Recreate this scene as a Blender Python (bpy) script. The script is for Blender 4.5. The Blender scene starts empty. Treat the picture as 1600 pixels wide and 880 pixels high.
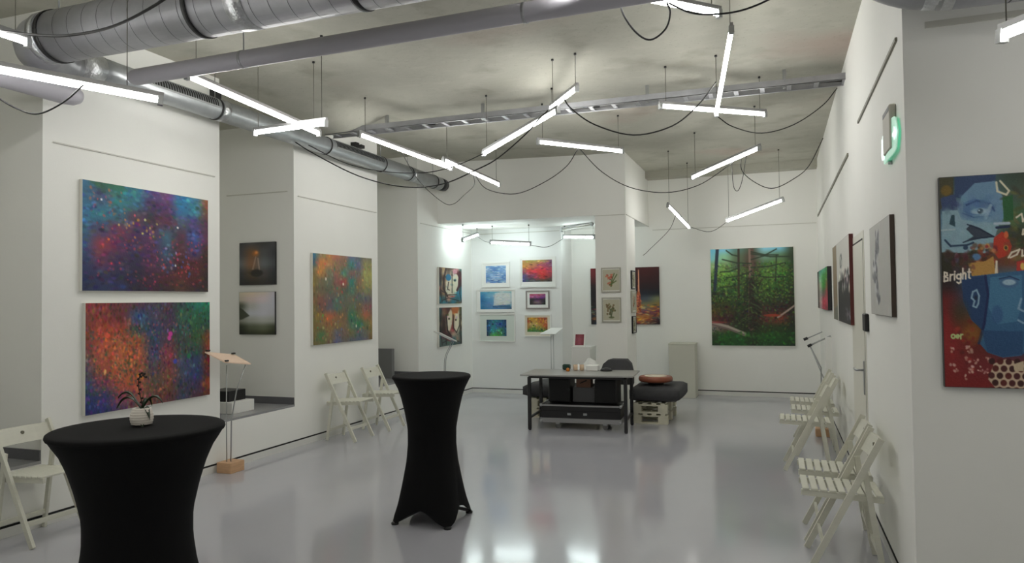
import bpy, math, random
import numpy as np
from mathutils import Vector, Matrix

S = bpy.context.scene
COL = S.collection
R = math.radians

# ------------------------------------------------------------------ camera
PITCH, ROLL, YAW = R(1.5), 0.0125, math.atan(415 / 1130)
fw = Vector((-math.sin(YAW) * math.cos(PITCH), math.cos(YAW) * math.cos(PITCH), math.sin(PITCH)))
rt = Vector((math.cos(YAW), math.sin(YAW), 0))
up = rt.cross(fw)
cr, sr = math.cos(ROLL), math.sin(ROLL)
rt2, up2 = rt * cr - up * sr, up * cr + rt * sr
cam_d = bpy.data.cameras.new('camera')
cam_d.sensor_width = 36
cam_d.lens = 36 * 1130 / 1600
cam_d.clip_start = 0.05
cam = bpy.data.objects.new('camera', cam_d)
COL.objects.link(cam)
cam.matrix_world = Matrix(((rt2.x, up2.x, -fw.x, 0), (rt2.y, up2.y, -fw.y, 0), (rt2.z, up2.z, -fw.z, 1.62), (0, 0, 0, 1)))
S.camera = cam

# ------------------------------------------------------------------ world, exposure
W = bpy.data.worlds.new('World')
S.world = W
W.use_nodes = True
W.node_tree.nodes['Background'].inputs[0].default_value = (0.6, 0.7, 0.85, 1)
W.node_tree.nodes['Background'].inputs[1].default_value = 0.1
TUBE_POWER = 30.0
TUBE_TINT = (1.0, 0.99, 0.955)
TUBE_TINT_COOL = (0.86, 1.0, 0.99)
S.view_settings.view_transform = 'Standard'
S.view_settings.look = 'None'
S.view_settings.gamma = 1
S.view_settings.use_curve_mapping = False
S.view_settings.exposure = 0.0
S.cycles.use_denoising = True
S.cycles.max_bounces = 10
S.cycles.diffuse_bounces = 8
S.cycles.sample_clamp_indirect = 4.0

# ------------------------------------------------------------------ materials
MATS = {}


def s2l(c):
    return tuple((x / 12.92 if x <= 0.04045 else ((x + 0.055) / 1.055) ** 2.4) for x in c)


def mat(name, rgb, rough=0.5, metal=0.0, spec=0.5, var=0.0, scale=6.0, bump=0.0, bscale=60.0, stretch=None, rough_var=0.0):
    """rgb: sRGB 0..255"""
    if name in MATS:
        return MATS[name]
    m = bpy.data.materials.new(name)
    m.use_nodes = True
    nt = m.node_tree
    b = nt.nodes['Principled BSDF']
    c = s2l([x / 255 for x in rgb])
    b.inputs['Base Color'].default_value = (*c, 1)
    b.inputs['Roughness'].default_value = rough
    b.inputs['Metallic'].default_value = metal
    b.inputs['Specular IOR Level'].default_value = spec
    tc = nt.nodes.new('ShaderNodeTexCoord')
    mp = nt.nodes.new('ShaderNodeMapping')
    nt.links.new(tc.outputs['Object'], mp.inputs[0])
    if stretch:
        mp.inputs['Scale'].default_value = stretch
    if var or rough_var:
        n = nt.nodes.new('ShaderNodeTexNoise')
        n.inputs['Scale'].default_value = scale
        n.inputs['Detail'].default_value = 6
        n.inputs['Roughness'].default_value = 0.6
        nt.links.new(mp.outputs[0], n.inputs['Vector'])
    if var:
        rp = nt.nodes.new('ShaderNodeValToRGB')
        e = rp.color_ramp.elements
        e[0].position, e[1].position = 0.3, 0.7
        e[0].color = (*[x * (1 - var) for x in c], 1)
        e[1].color = (*[min(1, x * (1 + var)) for x in c], 1)
        nt.links.new(n.outputs['Fac'], rp.inputs[0])
        nt.links.new(rp.outputs[0], b.inputs['Base Color'])
    if rough_var:
        mr = nt.nodes.new('ShaderNodeMapRange')
        mr.inputs['From Min'].default_value = 0.3
        mr.inputs['From Max'].default_value = 0.7
        mr.inputs['To Min'].default_value = max(0, rough - rough_var)
        mr.inputs['To Max'].default_value = min(1, rough + rough_var)
        nt.links.new(n.outputs['Fac'], mr.inputs['Value'])
        nt.links.new(mr.outputs[0], b.inputs['Roughness'])
    if bump:
        nb = nt.nodes.new('ShaderNodeTexNoise')
        nb.inputs['Scale'].default_value = bscale
        nb.inputs['Detail'].default_value = 4
        bm = nt.nodes.new('ShaderNodeBump')
        bm.inputs['Strength'].default_value = bump
        bm.inputs['Distance'].default_value = 0.01
        nt.links.new(mp.outputs[0], nb.inputs['Vector'])
        nt.links.new(nb.outputs['Fac'], bm.inputs['Height'])
        nt.links.new(bm.outputs[0], b.inputs['Normal'])
    MATS[name] = m
    return m


def emit(name, rgb, strength):
    if name in MATS:
        return MATS[name]
    m = bpy.data.materials.new(name)
    m.use_nodes = True
    b = m.node_tree.nodes['Principled BSDF']
    b.inputs['Base Color'].default_value = (0.8, 0.8, 0.8, 1)
    b.inputs['Emission Color'].default_value = (*rgb, 1)
    b.inputs['Emission Strength'].default_value = strength
    MATS[name] = m
    return m


def concrete_mat():
    m = mat('ceiling_concrete', (176, 175, 163), 0.9, var=0.06, scale=0.9, bump=0.35, bscale=14)
    nt = m.node_tree
    b = nt.nodes['Principled BSDF']
    src = b.inputs['Base Color'].links[0].from_socket
    mp = [n for n in nt.nodes if n.type == 'MAPPING'][0]
    # smears of dry plaster, a second scale of blotches and a faint rosy stain
    mix = src
    for sc, lo, hi, colr, fac, st in ((5.0, 0.52, 0.75, (205, 204, 192), 0.2, (1, 1.5, 1)), (2.3, 0.56, 0.72, (128, 124, 108), 0.4, (1, 1, 1)), (0.55, 0.6, 0.75, (176, 150, 140), 0.5, (1, 1.2, 1)), (38.0, 0.62, 0.7, (140, 138, 124), 0.35, (1, 1, 1))):
        mm = nt.nodes.new('ShaderNodeMapping')
        mm.inputs['Scale'].default_value = st
        nt.links.new(mp.outputs[0], mm.inputs[0])
        n = nt.nodes.new('ShaderNodeTexNoise')
        n.inputs['Scale'].default_value = sc
        n.inputs['Detail'].default_value = 5
        nt.links.new(mm.outputs[0], n.inputs['Vector'])
        mr = nt.nodes.new('ShaderNodeMapRange')
        mr.inputs['From Min'].default_value = lo
        mr.inputs['From Max'].default_value = hi
        mr.inputs['To Max'].default_value = fac
        nt.links.new(n.outputs['Fac'], mr.inputs['Value'])
        mx = nt.nodes.new('ShaderNodeMix')
        mx.data_type = 'RGBA'
        nt.links.new(mr.outputs[0], mx.inputs[0])
        nt.links.new(mix, mx.inputs[6])
        mx.inputs[7].default_value = (*s2l([x / 255 for x in colr]), 1)
        mix = mx.outputs[2]
    nt.links.new(mix, b.inputs['Base Color'])
    return m


def paint_mat(rough=0.55):
    name = 'oil_paint_%d' % int(rough * 100)
    if name in MATS:
        return MATS[name]
    m = mat(name, (128, 128, 128), rough, bump=0.25, bscale=90)
    nt = m.node_tree
    a = nt.nodes.new('ShaderNodeAttribute')
    a.attribute_name = 'paint'
    nt.links.new(a.outputs['Color'], nt.nodes['Principled BSDF'].inputs['Base Color'])
    return m


M_WALL = mat('white_plaster', (239, 239, 234), 0.75, var=0.015, scale=1.2, bump=0.06, bscale=120)
M_WALLG = mat('white_plaster_alcove', (236, 237, 235), 0.75, var=0.015, scale=1.2, bump=0.06, bscale=120)
M_FLOOR = mat('grey_epoxy_floor', (183, 183, 190), 0.115, spec=0.95, var=0.025, scale=0.8, rough_var=0.025, bump=0.02, bscale=2.2)
M_CEIL = concrete_mat()
M_BLACKGAP = mat('black_gap', (16, 16, 16), 0.8)
M_SKIRT = mat('white_skirting', (222, 222, 217), 0.5)
M_STONE = mat('grey_sill_stone', (150, 150, 152), 0.25, var=0.05, scale=30)
M_STONED = mat('dark_grey_skirting', (98, 98, 102), 0.5, var=0.05, scale=30)
M_RAIL = mat('picture_rail_metal', (200, 199, 190), 0.5)
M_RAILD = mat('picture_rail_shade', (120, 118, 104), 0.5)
M_GALV = mat('galvanised_steel', (176, 180, 182), 0.36, metal=0.65, var=0.12, scale=9, bump=0.05, bscale=25)
M_GALVD = mat('weathered_galvanised_steel', (166, 167, 171), 0.40, metal=0.62, var=0.12, scale=6, bump=0.05, bscale=25)
M_SEAM = mat('duct_seam', (70, 70, 72), 0.5, metal=0.6)
M_PIPE = mat('grey_pvc', (184, 182, 190), 0.42, var=0.03, scale=3)
M_FOIL = mat('foil_tape', (200, 202, 204), 0.3, metal=0.95, var=0.15, scale=40, bump=0.9, bscale=45)
M_STRAP = mat('black_rubber_strap', (26, 26, 26), 0.5)
M_STEEL = mat('bright_steel', (170, 172, 172), 0.35, metal=0.8)
M_ALU = mat('aluminium_profile', (160, 160, 160), 0.4, metal=0.8)
M_CABLE = mat('black_cable', (22, 22, 22), 0.5)
M_WIRE = mat('grey_wire', (96, 94, 84), 0.5)
M_CHAIR = mat('cream_painted_wood', (212, 211, 197), 0.5, var=0.03, scale=14, stretch=(1, 1, 6))
M_BLACKFAB = mat('black_stretch_fabric', (13, 13, 14), 0.85, spec=0.2, bump=0.08, bscale=400)
M_BLACK = mat('black_plastic', (20, 20, 21), 0.45)
M_BLACKM = mat('black_painted_steel', (30, 30, 32), 0.4)
M_CANVAS = mat('raw_white_canvas_edge', (220, 219, 210), 0.8)
M_WOODLT = mat('pale_wood', (205, 168, 132), 0.5, var=0.12, scale=10, stretch=(1, 8, 1))
M_BLOCK = mat('pine_block', (202, 162, 124), 0.55, var=0.1, scale=10, stretch=(1, 1, 7))
M_PINKWOOD = mat('pale_plywood_board', (238, 210, 186), 0.55, var=0.04, scale=8)
M_WHITE = mat('white_lacquer', (232, 232, 228), 0.45)
M_PAPER = mat('white_paper', (236, 236, 232), 0.8)
M_GREYTOP = mat('grey_table_laminate', (150, 150, 146), 0.3, var=0.03, scale=4)
M_CHARCOAL = mat('charcoal_cushion_fabric', (62, 62, 64), 0.85, var=0.12, scale=20, bump=0.2, bscale=80)
M_PALLET = mat('white_washed_pallet_wood', (208, 204, 184), 0.65, var=0.07, scale=8)
M_RED_WOOD = mat('reddish_brown_wood', (140, 78, 54), 0.4, var=0.15, scale=12)
M_GREENG = mat('dark_green_glass', (22, 54, 44), 0.15)
M_CARD = mat('brown_cardboard', (118, 86, 68), 0.7, var=0.06, scale=10)
M_LEAF = mat('orchid_leaf', (36, 56, 26), 0.4, var=0.2, scale=12)
M_STEM = mat('orchid_stem', (48, 36, 28), 0.6)
M_BUD = mat('pink_orchid_bud', (206, 110, 112), 0.6)
M_POT = mat('ribbed_white_ceramic', (242, 234, 224), 0.4)
M_DOOR = mat('white_door_paint', (222, 220, 208), 0.4)
M_GREYBOX = mat('grey_painted_board', (120, 120, 120), 0.6)
M_PLINTH = mat('grey_white_plinth_paint', (202, 201, 188), 0.6)


# ------------------------------------------------------------------ object helpers
def wloc(o):
    v = Vector((0, 0, 0))
    while o is not None:
        v += o.location
        o = o.parent
    return v


def tag(o, label=None, cat=None, group=None, kind=None):
    for k, v in (('label', label), ('category', cat), ('group', group), ('kind', kind)):
        if v:
            o[k] = v
    return o


def empty(name, loc, label, cat, group=None, rz=0.0):
    o = bpy.data.objects.new(name, None)
    COL.objects.link(o)
    o.location = loc
    o.rotation_euler = (0, 0, rz)
    o.empty_display_size = 0.1
    return tag(o, label, cat, group)


def copy_tree(o, parent=None):
    c = o.copy()
    COL.objects.link(c)
    if parent is not None:
        c.parent = parent
    for ch in [x for x in COL.objects if x.parent == o]:
        copy_tree(ch, c)
    return c


class MB:
    def __init__(self):
        self.v, self.f, self.sm = [], [], []

    def add(self, vs, fs, smooth=False):
        n = len(self.v)
        self.v += [tuple(v) for v in vs]
        self.f += [tuple(i + n for i in f) for f in fs]
        self.sm += [smooth] * len(fs)
        return self

    def box(self, lo, hi):
        (a, b, c), (d, e, f) = lo, hi
        vs = [(a, b, c), (d, b, c), (d, e, c), (a, e, c), (a, b, f), (d, b, f), (d, e, f), (a, e, f)]
        return self.add(vs, [(0, 3, 2, 1), (4, 5, 6, 7), (0, 1, 5, 4), (1, 2, 6, 5), (2, 3, 7, 6), (3, 0, 4, 7)])

    def cbox(self, lo, hi, b=0.004):
        """box with chamfered edges"""
        lo, hi = Vector(lo), Vector(hi)
        vs, idx = [], {}
        for sx in (0, 1):
            for sy in (0, 1):
                for sz in (0, 1):
                    s = (sx, sy, sz)
                    for ax in range(3):
                        p = [(hi if s[k] else lo)[k] for k in range(3)]
                        for k in range(3):
                            if k != ax:
                                p[k] += -b if s[k] else b
                        idx[s, ax] = len(vs)
                        vs.append(p)
        fs = []
        for ax in range(3):
            o1, o2 = [k for k in range(3) if k != ax]
            for sgn in (0, 1):
                q = []
                for (u, v) in ((0, 0), (1, 0), (1, 1), (0, 1)):
                    s = [0, 0, 0]
                    s[ax], s[o1], s[o2] = sgn, u, v
                    q.append(idx[tuple(s), ax])
                fs.append(q)
        for ax in range(3):      # edges parallel to ax
            o1, o2 = [k for k in range(3) if k != ax]
            for u in (0, 1):
                for v in (0, 1):
                    s0, s1 = [0, 0, 0], [0, 0, 0]
                    s0[ax], s1[ax] = 0, 1
                    s0[o1] = s1[o1] = u
                    s0[o2] = s1[o2] = v
                    s0, s1 = tuple(s0), tuple(s1)
                    fs.append([idx[s0, o1], idx[s1, o1], idx[s1, o2], idx[s0, o2]])
        for s in [(x, y, z) for x in (0, 1) for y in (0, 1) for z in (0, 1)]:
            fs.append([idx[s, 0], idx[s, 1], idx[s, 2]])
        c = (lo + hi) / 2
        out = []
        for f in fs:
            p = [Vector(vs[i]) for i in f]
            n = (p[1] - p[0]).cross(p[2] - p[0])
            m = sum(p, Vector((0, 0, 0))) / len(p)
            out.append(f if n.dot(m - c) > 0 else f[::-1])
        return self.add(vs, out)

    def bar(self, p0, p1, w, h, side=(0, 1, 0)):
        """rectangular bar; w along `side`, h across"""
        p0, p1 = Vector(p0), Vector(p1)
        d = (p1 - p0).normalized()
        s = Vector(side)
        s = (s - d * s.dot(d)).normalized()
        t = d.cross(s)
        vs = []
        for p in (p0, p1):
            for a, b in ((-1, -1), (1, -1), (1, 1), (-1, 1)):
                vs.append(p + s * (a * w / 2) + t * (b * h / 2))
        return self.add(vs, [(0, 3, 2, 1), (4, 5, 6, 7), (0, 1, 5, 4), (1, 2, 6, 5), (2, 3, 7, 6), (3, 0, 4, 7)])

    def tube(self, pts, r, seg=10, caps=True, smooth=True):
        pts = [Vector(p) for p in pts]
        rs = r if isinstance(r, (list, tuple)) else [r] * len(pts)
        t0 = (pts[1] - pts[0]).normalized()
        a = Vector((0, 0, 1)) if abs(t0.z) < 0.9 else Vector((1, 0, 0))
        n = (a - t0 * a.dot(t0)).normalized()
        vs, fs = [], []
        for i, p in enumerate(pts):
            t = (pts[min(i + 1, len(pts) - 1)] - pts[max(i - 1, 0)]).normalized()
            n = (n - t * n.dot(t)).normalized()
            b = t.cross(n)
            for k in range(seg):
                ang = 2 * math.pi * k / seg
                vs.append(p + (n * math.cos(ang) + b * math.sin(ang)) * rs[i])
        for i in range(len(pts) - 1):
            for k in range(seg):
                k2 = (k + 1) % seg
                fs.append((i * seg + k, i * seg + k2, (i + 1) * seg + k2, (i + 1) * seg + k))
        self.add(vs, fs, smooth)
        if caps:
            m = len(self.v) - len(vs)
            self.f.append(tuple(m + k for k in range(seg))[::-1])
            self.f.append(tuple(m + (len(pts) - 1) * seg + k for k in range(seg)))
            self.sm += [False, False]
        return self

    def lathe(self, prof, seg=24, c=(0, 0, 0), smooth=True, capb=True, capt=True, wob=None):
        vs, fs = [], []
        for i, (r, z) in enumerate(prof):
            for k in range(seg):
                a = 2 * math.pi * k / seg
                rr = r * (wob(a, z) if wob else 1)
                vs.append((c[0] + rr * math.cos(a), c[1] + rr * math.sin(a), c[2] + z))
        for i in range(len(prof) - 1):
            for k in range(seg):
                k2 = (k + 1) % seg
                fs.append((i * seg + k, i * seg + k2, (i + 1) * seg + k2, (i + 1) * seg + k))
        n = len(self.v)
        self.add(vs, fs, smooth)
        if capb:
            self.f.append(tuple(n + k for k in range(seg))[::-1])
            self.sm.append(False)
        if capt:
            self.f.append(tuple(n + (len(prof) - 1) * seg + k for k in range(seg)))
            self.sm.append(False)
        return self

    def build(self, name, m, parent=None, local=False, label=None, cat=None, group=None, kind=None, attr=None):
        me = bpy.data.meshes.new(name)
        vs = self.v
        off = Vector((0, 0, 0))
        if parent is not None:
            if not local:
                off = wloc(parent)
        elif not local and kind != 'structure':
            A = np.array(vs)
            off = Vector(((A[:, 0].min() + A[:, 0].max()) / 2, (A[:, 1].min() + A[:, 1].max()) / 2, A[:, 2].min()))
        me.from_pydata([(x - off.x, y - off.y, z - off.z) for x, y, z in vs], [], self.f)
        me.polygons.foreach_set('use_smooth', self.sm)
        me.materials.append(m)
        me.update()
        o = bpy.data.objects.new(name, me)
        COL.objects.link(o)
        if parent is not None:
            o.parent = parent
        else:
            o.location = off
        return tag(o, label, cat, group, kind)


def spline(pts, n=6):
    """Catmull-Rom through points"""
    P = [Vector(p) for p in pts]
    P = [P[0] * 2 - P[1]] + P + [P[-1] * 2 - P[-2]]
    out = []
    for i in range(1, len(P) - 2):
        a, b, c, d = P[i - 1:i + 3]
        for k in range(n):
            t = k / n
            out.append(0.5 * ((2 * b) + (c - a) * t + (2 * a - 5 * b + 4 * c - d) * t * t + (3 * b - a - 3 * c + d) * t ** 3))
    out.append(P[-2])
    return out


# ================================================================== SETTING
ZC = 3.78
XL, XR, XN = -5.12, 0.62, -6.35
# floor
MB().box((-6.6, -4.5, -0.1), (4.5, 12.8, 0)).build('floor', M_FLOOR, kind='structure')

# ceiling: concrete slab with a shallow haunch by the left wall where the tray crosses
xs = np.concatenate([np.linspace(-6.6, -3.4, 34), np.linspace(-3.2, 4.5, 16)])
ys = np.concatenate([np.linspace(-4.5, 5.6, 14), np.linspace(5.75, 9.0, 40), np.linspace(9.2, 12.8, 10)])


def ceil_z(x, y):
    t = min(1, max(0, (-3.95 - x) / 0.75))
    t = t * t * (3 - 2 * t)
    a = (y - 7.28) / (0.75 if y < 7.28 else 0.12)
    return ZC + 0.06 * min(1, max(0, (-2.5 - x) / 2)) - 0.24 * t * math.exp(-a * a)


vs = [(x, y, ceil_z(x, y)) for y in ys for x in xs]
nx = len(xs)
fs = [(j * nx + i, (j + 1) * nx + i, (j + 1) * nx + i + 1, j * nx + i + 1) for j in range(len(ys) - 1) for i in range(nx - 1)]
cb = MB().add(vs, fs, True)
cb.box((-6.6, -4.5, ZC + 0.07), (4.5, 12.8, ZC + 0.3))
cb.build('ceiling', M_CEIL, kind='structure')

# left wall: piers between deep window niches
wl = MB()
PIERS = [(-4.2, -3.29), (-2.13, -0.31), (0.85, 2.67), (3.83, 5.65), (6.81, 8.63), (9.80, 12.6)]
for a, b in PIERS:
    wl.box((XN, a, 0), (XL, b, 3.95))
for (a, b), (c, d) in zip(PIERS[:-1], PIERS[1:]):
    wl.box((XN, b, 0), (XL, c, 0.46))
wl.box((-6.6, -4.5, 0), (XN, 12.8, 3.95))
wl.build('wall_left', M_WALL, kind='structure')
k = 1
for (a, b), (c, d) in zip(PIERS[1:-1], PIERS[2:]):
    MB().box((XN, b, 0.46), (XL + 0.001, c, 0.482)).build('trim_%d' % k, M_STONE, kind='structure')
    MB().box((XN, c - 0.012, 0.482), (XL - 0.004, c, 0.56)).box((XN, b, 0.482), (XL - 0.004, b + 0.012, 0.56)).build('trim_%d' % (k + 1), M_STONED, kind='structure')
    k += 2
MB().box((-6.6, 12.5, 0), (0.9, 12.8, 3.95)).build('wall_far', M_WALL, kind='structure')
MB().box((XL - 0.1, 11.85, 0), (-3.45, 12.55, 2.87)).build('wall_alcove', M_WALLG, kind='structure')
MB().box((XL - 0.1, 10.5, 2.87), (-2.07, 12.55, 3.95)).build('wall_bulkhead', M_WALL, kind='structure')
MB().box((-2.53, 10.5, 0), (-2.07, 11.2, 2.87)).build('wall_pillar', M_WALL, kind='structure')
MB().box((XR, 4.1, 0), (4.5, 12.8, 3.95)).build('wall_right', M_WALL, kind='structure')
MB().box((4.2, -4.5, 0), (4.5, 4.1, 3.95)).build('wall_side', M_WALL, kind='structure')
MB().box((-6.6, -4.5, 0), (4.5, -4.2, 3.95)).build('wall_back', M_WALL, kind='structure')
# concrete downstand at the far end of the ceiling
MB().box((-2.07, 12.25, 3.66), (XR, 12.5, 3.95)).build('trim_%d' % k, M_CEIL, kind='structure')
k += 1

# skirtings with a black shadow gap on top
def skirt(name, boxes, gaps):
    b = MB()
    for lo, hi in boxes:
        b.box(lo, hi)
    o = b.build(name, M_SKIRT, kind='structure')
    g = MB()
    for lo, hi in gaps:
        g.box(lo, hi)
    g.build('shadow_gap', M_BLACKGAP, o)


skirt('baseboard_left', [((XL, -4.2, 0), (XL + 0.006, 11.844, 0.068))], [((XL, -4.2, 0.068), (XL + 0.004, 11.844, 0.084))])
skirt('baseboard_alcove', [((XL, 11.844, 0), (-3.45, 11.85, 0.068))], [((XL, 11.846, 0.068), (-3.45, 11.85, 0.082))])
skirt('baseboard_far', [((-3.45, 12.494, 0), (XR, 12.5, 0.068))], [((-3.45, 12.496, 0.068), (XR, 12.5, 0.084))])
skirt('baseboard_right', [((XR - 0.006, 7.12, 0), (XR, 12.494, 0.068)), ((XR - 0.006, 4.1, 0), (XR, 6.02, 0.068))],
      [((XR - 0.004, 7.12, 0.068), (XR, 12.494, 0.084)), ((XR - 0.004, 4.1, 0.068), (XR, 6.02, 0.084))])

# white flush door in the right wall
d = MB().box((XR - 0.006, 6.12, 0.008), (XR, 7.02, 2.05)).build('door_1', M_DOOR, kind='structure')
fr = MB()
fr.box((XR - 0.004, 6.05, 0), (XR, 6.105, 2.12)).box((XR - 0.004, 7.03, 0), (XR, 7.08, 2.12)).box((XR - 0.004, 6.105, 2.065), (XR, 7.03, 2.12))
fr.build('door_frame', M_DOOR, d)
MB().box((XR - 0.004, 6.105, 0), (XR, 6.12, 2.065)).box((XR - 0.004, 7.02, 0), (XR, 7.03, 2.065)).box((XR - 0.004, 6.12, 2.05), (XR, 7.02, 2.065)).build('door_gap', M_BLACKGAP, d)
h = MB().cbox((XR - 0.014, 6.155, 0.86), (XR - 0.006, 6.195, 1.12), 0.003).build('handle_plate', M_STEEL, d)
MB().tube([(XR - 0.012, 6.175, 1.05), (XR - 0.06, 6.175, 1.05), (XR - 0.066, 6.19, 1.05), (XR - 0.066, 6.31, 1.05)], 0.009, 8).build('lever', M_STEEL, h)

# ================================================================== PICTURE RAILS
def rail(p0, p1, label, m=M_RAIL, hgt=0.010):
    p0, p1 = Vector(p0), Vector(p1)
    lo = [min(a, b) for a, b in zip(p0, p1)]
    hi = [max(a, b) for a, b in zip(p0, p1)]
    lo[2] -= hgt / 2
    hi[2] += hgt / 2
    for i in (0, 1):
        if abs(hi[i] - lo[i]) < 1e-6:
            lo[i] -= 0.006
            hi[i] += 0.006
    MB().box(lo, hi).build('picture_rail', m, label=label, cat='rail', group='picture rails high on the walls')


rail((XL + 0.006, 3.91, 2.86), (XL + 0.006, 5.58, 2.86), 'slim picture rail above the blue and red abstract canvas pair')
rail((XL + 0.006, 6.88, 2.84), (XL + 0.006, 8.60, 2.84), 'slim picture rail above the ochre and green abstract canvas')
rail((XL + 0.006, 9.90, 2.82), (XL + 0.006, 11.84, 2.82), 'slim picture rail above the two angular portrait canvases')
rail((-6.06, 6.804, 2.89), (-5.20, 6.804, 2.89), 'slim picture rail above two small canvases inside the niche')
rail((-5.06, 11.844, 2.80), (-3.48, 11.844, 2.80), 'slim picture rail above the six framed pictures of alcove')
rail((-2.54, 10.494, 2.86), (-2.08, 10.494, 2.86), 'short picture rail above two flower prints on the pillar')
rail((-2.064, 10.52, 2.86), (-2.064, 12.49, 2.86), 'picture rail along the right flank of the pillar bulkhead')
rail((-2.0, 12.494, 2.80), (0.60, 12.494, 2.80), 'slim picture rail above the forest painting on far wall')
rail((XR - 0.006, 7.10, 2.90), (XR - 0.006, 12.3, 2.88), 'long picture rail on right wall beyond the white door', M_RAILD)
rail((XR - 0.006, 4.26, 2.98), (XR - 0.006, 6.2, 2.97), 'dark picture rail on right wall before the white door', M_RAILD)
rail((0.72, 4.094, 2.975), (3.9, 4.094, 2.975), 'wide picture rail above the blue face painting', M_RAIL, 0.03)

# ================================================================== DUCTS AND PIPES
def ring(c, axis, r, w, t=0.006, seg=32):
    c, axis = Vector(c), Vector(axis).normalized()
    return MB().tube([c - axis * w / 2, c + axis * w / 2], r + t, seg, caps=True)


md = empty('ventilation_duct', (-2.0, 3.4, 3.2), 'large galvanised spiral ventilation duct crossing under the ceiling at top left', 'duct')
el = [(-4.42 - 0.42 * math.sin(a), 3.4 + 0.42 - 0.42 * math.cos(a), 3.39) for a in np.linspace(0, math.pi / 2, 9)]
MB().tube([(4.2, 3.4, 3.39), (-4.42, 3.4, 3.39)], 0.165, 40).build('straight_run', M_GALVD, md)
MB().tube(el, 0.163, 36).build('elbow', M_GALVD, md)
MB().tube([(-4.84, 3.80, 3.39), (-4.86, 3.95, 3.42), (-4.88, 4.08, 3.44)], [0.166, 0.14, 0.112], 32).build('reducer', M_FOIL, md)
sm = MB()
for i in range(60):
    x = -4.25 + i * 0.125
    sm.tube([(x, 3.4, 3.39), (x + 0.003, 3.4, 3.39)], 0.1662, 32, caps=False)
sm.build('spiral_seam', M_SEAM, md)
for x in (-4.40, -3.2, -2.1, 0.3):
    s = ring((x, 3.4, 3.39), (1, 0, 0), 0.165, 0.03).build('clamp_ring', M_STRAP, md)
    MB().tube([(x, 3.4, 3.56), (x, 3.4, ZC)], 0.006, 6).build('hanger_rod', M_STEEL, s)
ring((-2.86, 3.4, 3.39), (1, 0, 0), 0.165, 0.12, 0.003).build('foil_joint', M_FOIL, md)
ring((-4.47, 3.4, 3.39), (1, 0, 0), 0.164, 0.05, 0.003).build('foil_joint', M_FOIL, md)

bd = empty('branch_duct', (-4.9, 7, 3.33), 'slim galvanised branch duct with slotted grilles running above the left wall', 'duct')
MB().tube([(-4.885, 4.06, 3.442), (-4.9, 4.3, 3.445), (-4.9, 10.1, 3.445)], 0.1, 32).build('straight_run', M_GALV, bd)
MB().tube([(-4.9, 10.1, 3.445), (-4.9, 10.28, 3.445)], [0.1, 0.094], 28).build('end_cap', M_BLACKM, bd)
for y in (4.12, 5.35, 7.1, 8.35, 9.1, 9.9):
    s = ring((-4.9, y, 3.445), (0, 1, 0), 0.1, 0.022, 0.005).build('clamp_ring', M_STRAP, bd)
    MB().tube([(-4.9, y, 3.55), (-4.9, y, ZC + 0.02)], 0.004, 6).build('hanger_rod', M_STEEL, s)
for y0, y1 in ((4.5, 5.3), (7.2, 8.3)):
    g = MB()
    a0, a1 = R(-4), R(46)
    for a in (a0, a1):
        g.bar((-4.9 + 0.104 * math.cos(a), y0, 3.445 + 0.104 * math.sin(a)), (-4.9 + 0.104 * math.cos(a), y1, 3.445 + 0.104 * math.sin(a)), 0.012, 0.006, (math.sin(a), 0, -math.cos(a)))
    fr_ = g.build('grille_frame', M_STEEL, bd)
    n = int((y1 - y0) / 0.028)
    g = MB()
    for i in range(n):
        y = y0 + (i + 0.5) * (y1 - y0) / n
        g.add([(-4.9 + 0.1035 * math.cos(a), y + dy, 3.445 + 0.1035 * math.sin(a)) for a in (a0 + 0.08, (a0 + a1) / 2, a1 - 0.08) for dy in (-0.008, 0.008)], [(0, 1, 3, 2), (2, 3, 5, 4)])
    tag(g.build('grille_slots', M_BLACKGAP, fr_), kind='stuff')
for y in (5.42, 9.2):
    ring((-4.9, y, 3.446), (0, 1, 0), 0.1, 0.08, 0.003).build('foil_joint', M_FOIL, bd)

dp = empty('drain_pipe', (-2, 4.1, 3.25), 'smooth grey plastic pipe crossing under the ceiling below the large duct', 'pipe')
MB().tube([(-4.56, 4.1, 3.335), (-4.545, 4.1, 3.335), (-4.52, 4.1, 3.335), (-4.48, 4.1, 3.335), (3.9, 4.09, 3.40)], [0.02, 0.042, 0.055, 0.06, 0.06], 28).build('pipe_run', M_PIPE, dp)
for x in (-3.5, -1.4, 1.0):
    z = 3.335 + 0.065 * (x + 4.5) / 8.4
    c = ring((x, 4.1, z), (1, 0, 0), 0.06, 0.02, 0.004, 24).build('pipe_clamp', M_GALVD, dp)
    MB().tube([(x, 4.1, z + 0.06), (x, 4.1, ZC)], 0.005, 6).build('hanger_rod', M_STEEL, c)

sd = empty('grey_pipe', (-4.75, 2.6, 3.06), 'grey plastic pipe with rounded end running towards viewer at far left', 'pipe')
MB().tube([(-4.75, 0.9, 3.14), (-4.75, 3.72, 3.14), (-4.75, 3.79, 3.14), (-4.75, 3.83, 3.14), (-4.75, 3.85, 3.14)], [0.078, 0.078, 0.07, 0.05, 0.02], 26).build('pipe_run', M_PIPE, sd)
for y in (1.4, 2.6):
    c = ring((-4.75, y, 3.14), (0, 1, 0), 0.078, 0.02, 0.004, 24).build('pipe_clamp', M_GALVD, sd)
    MB().tube([(-4.75, y, 3.22), (-4.75, y, ZC + 0.05)], 0.004, 6).build('hanger_rod', M_STEEL, c)

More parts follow.
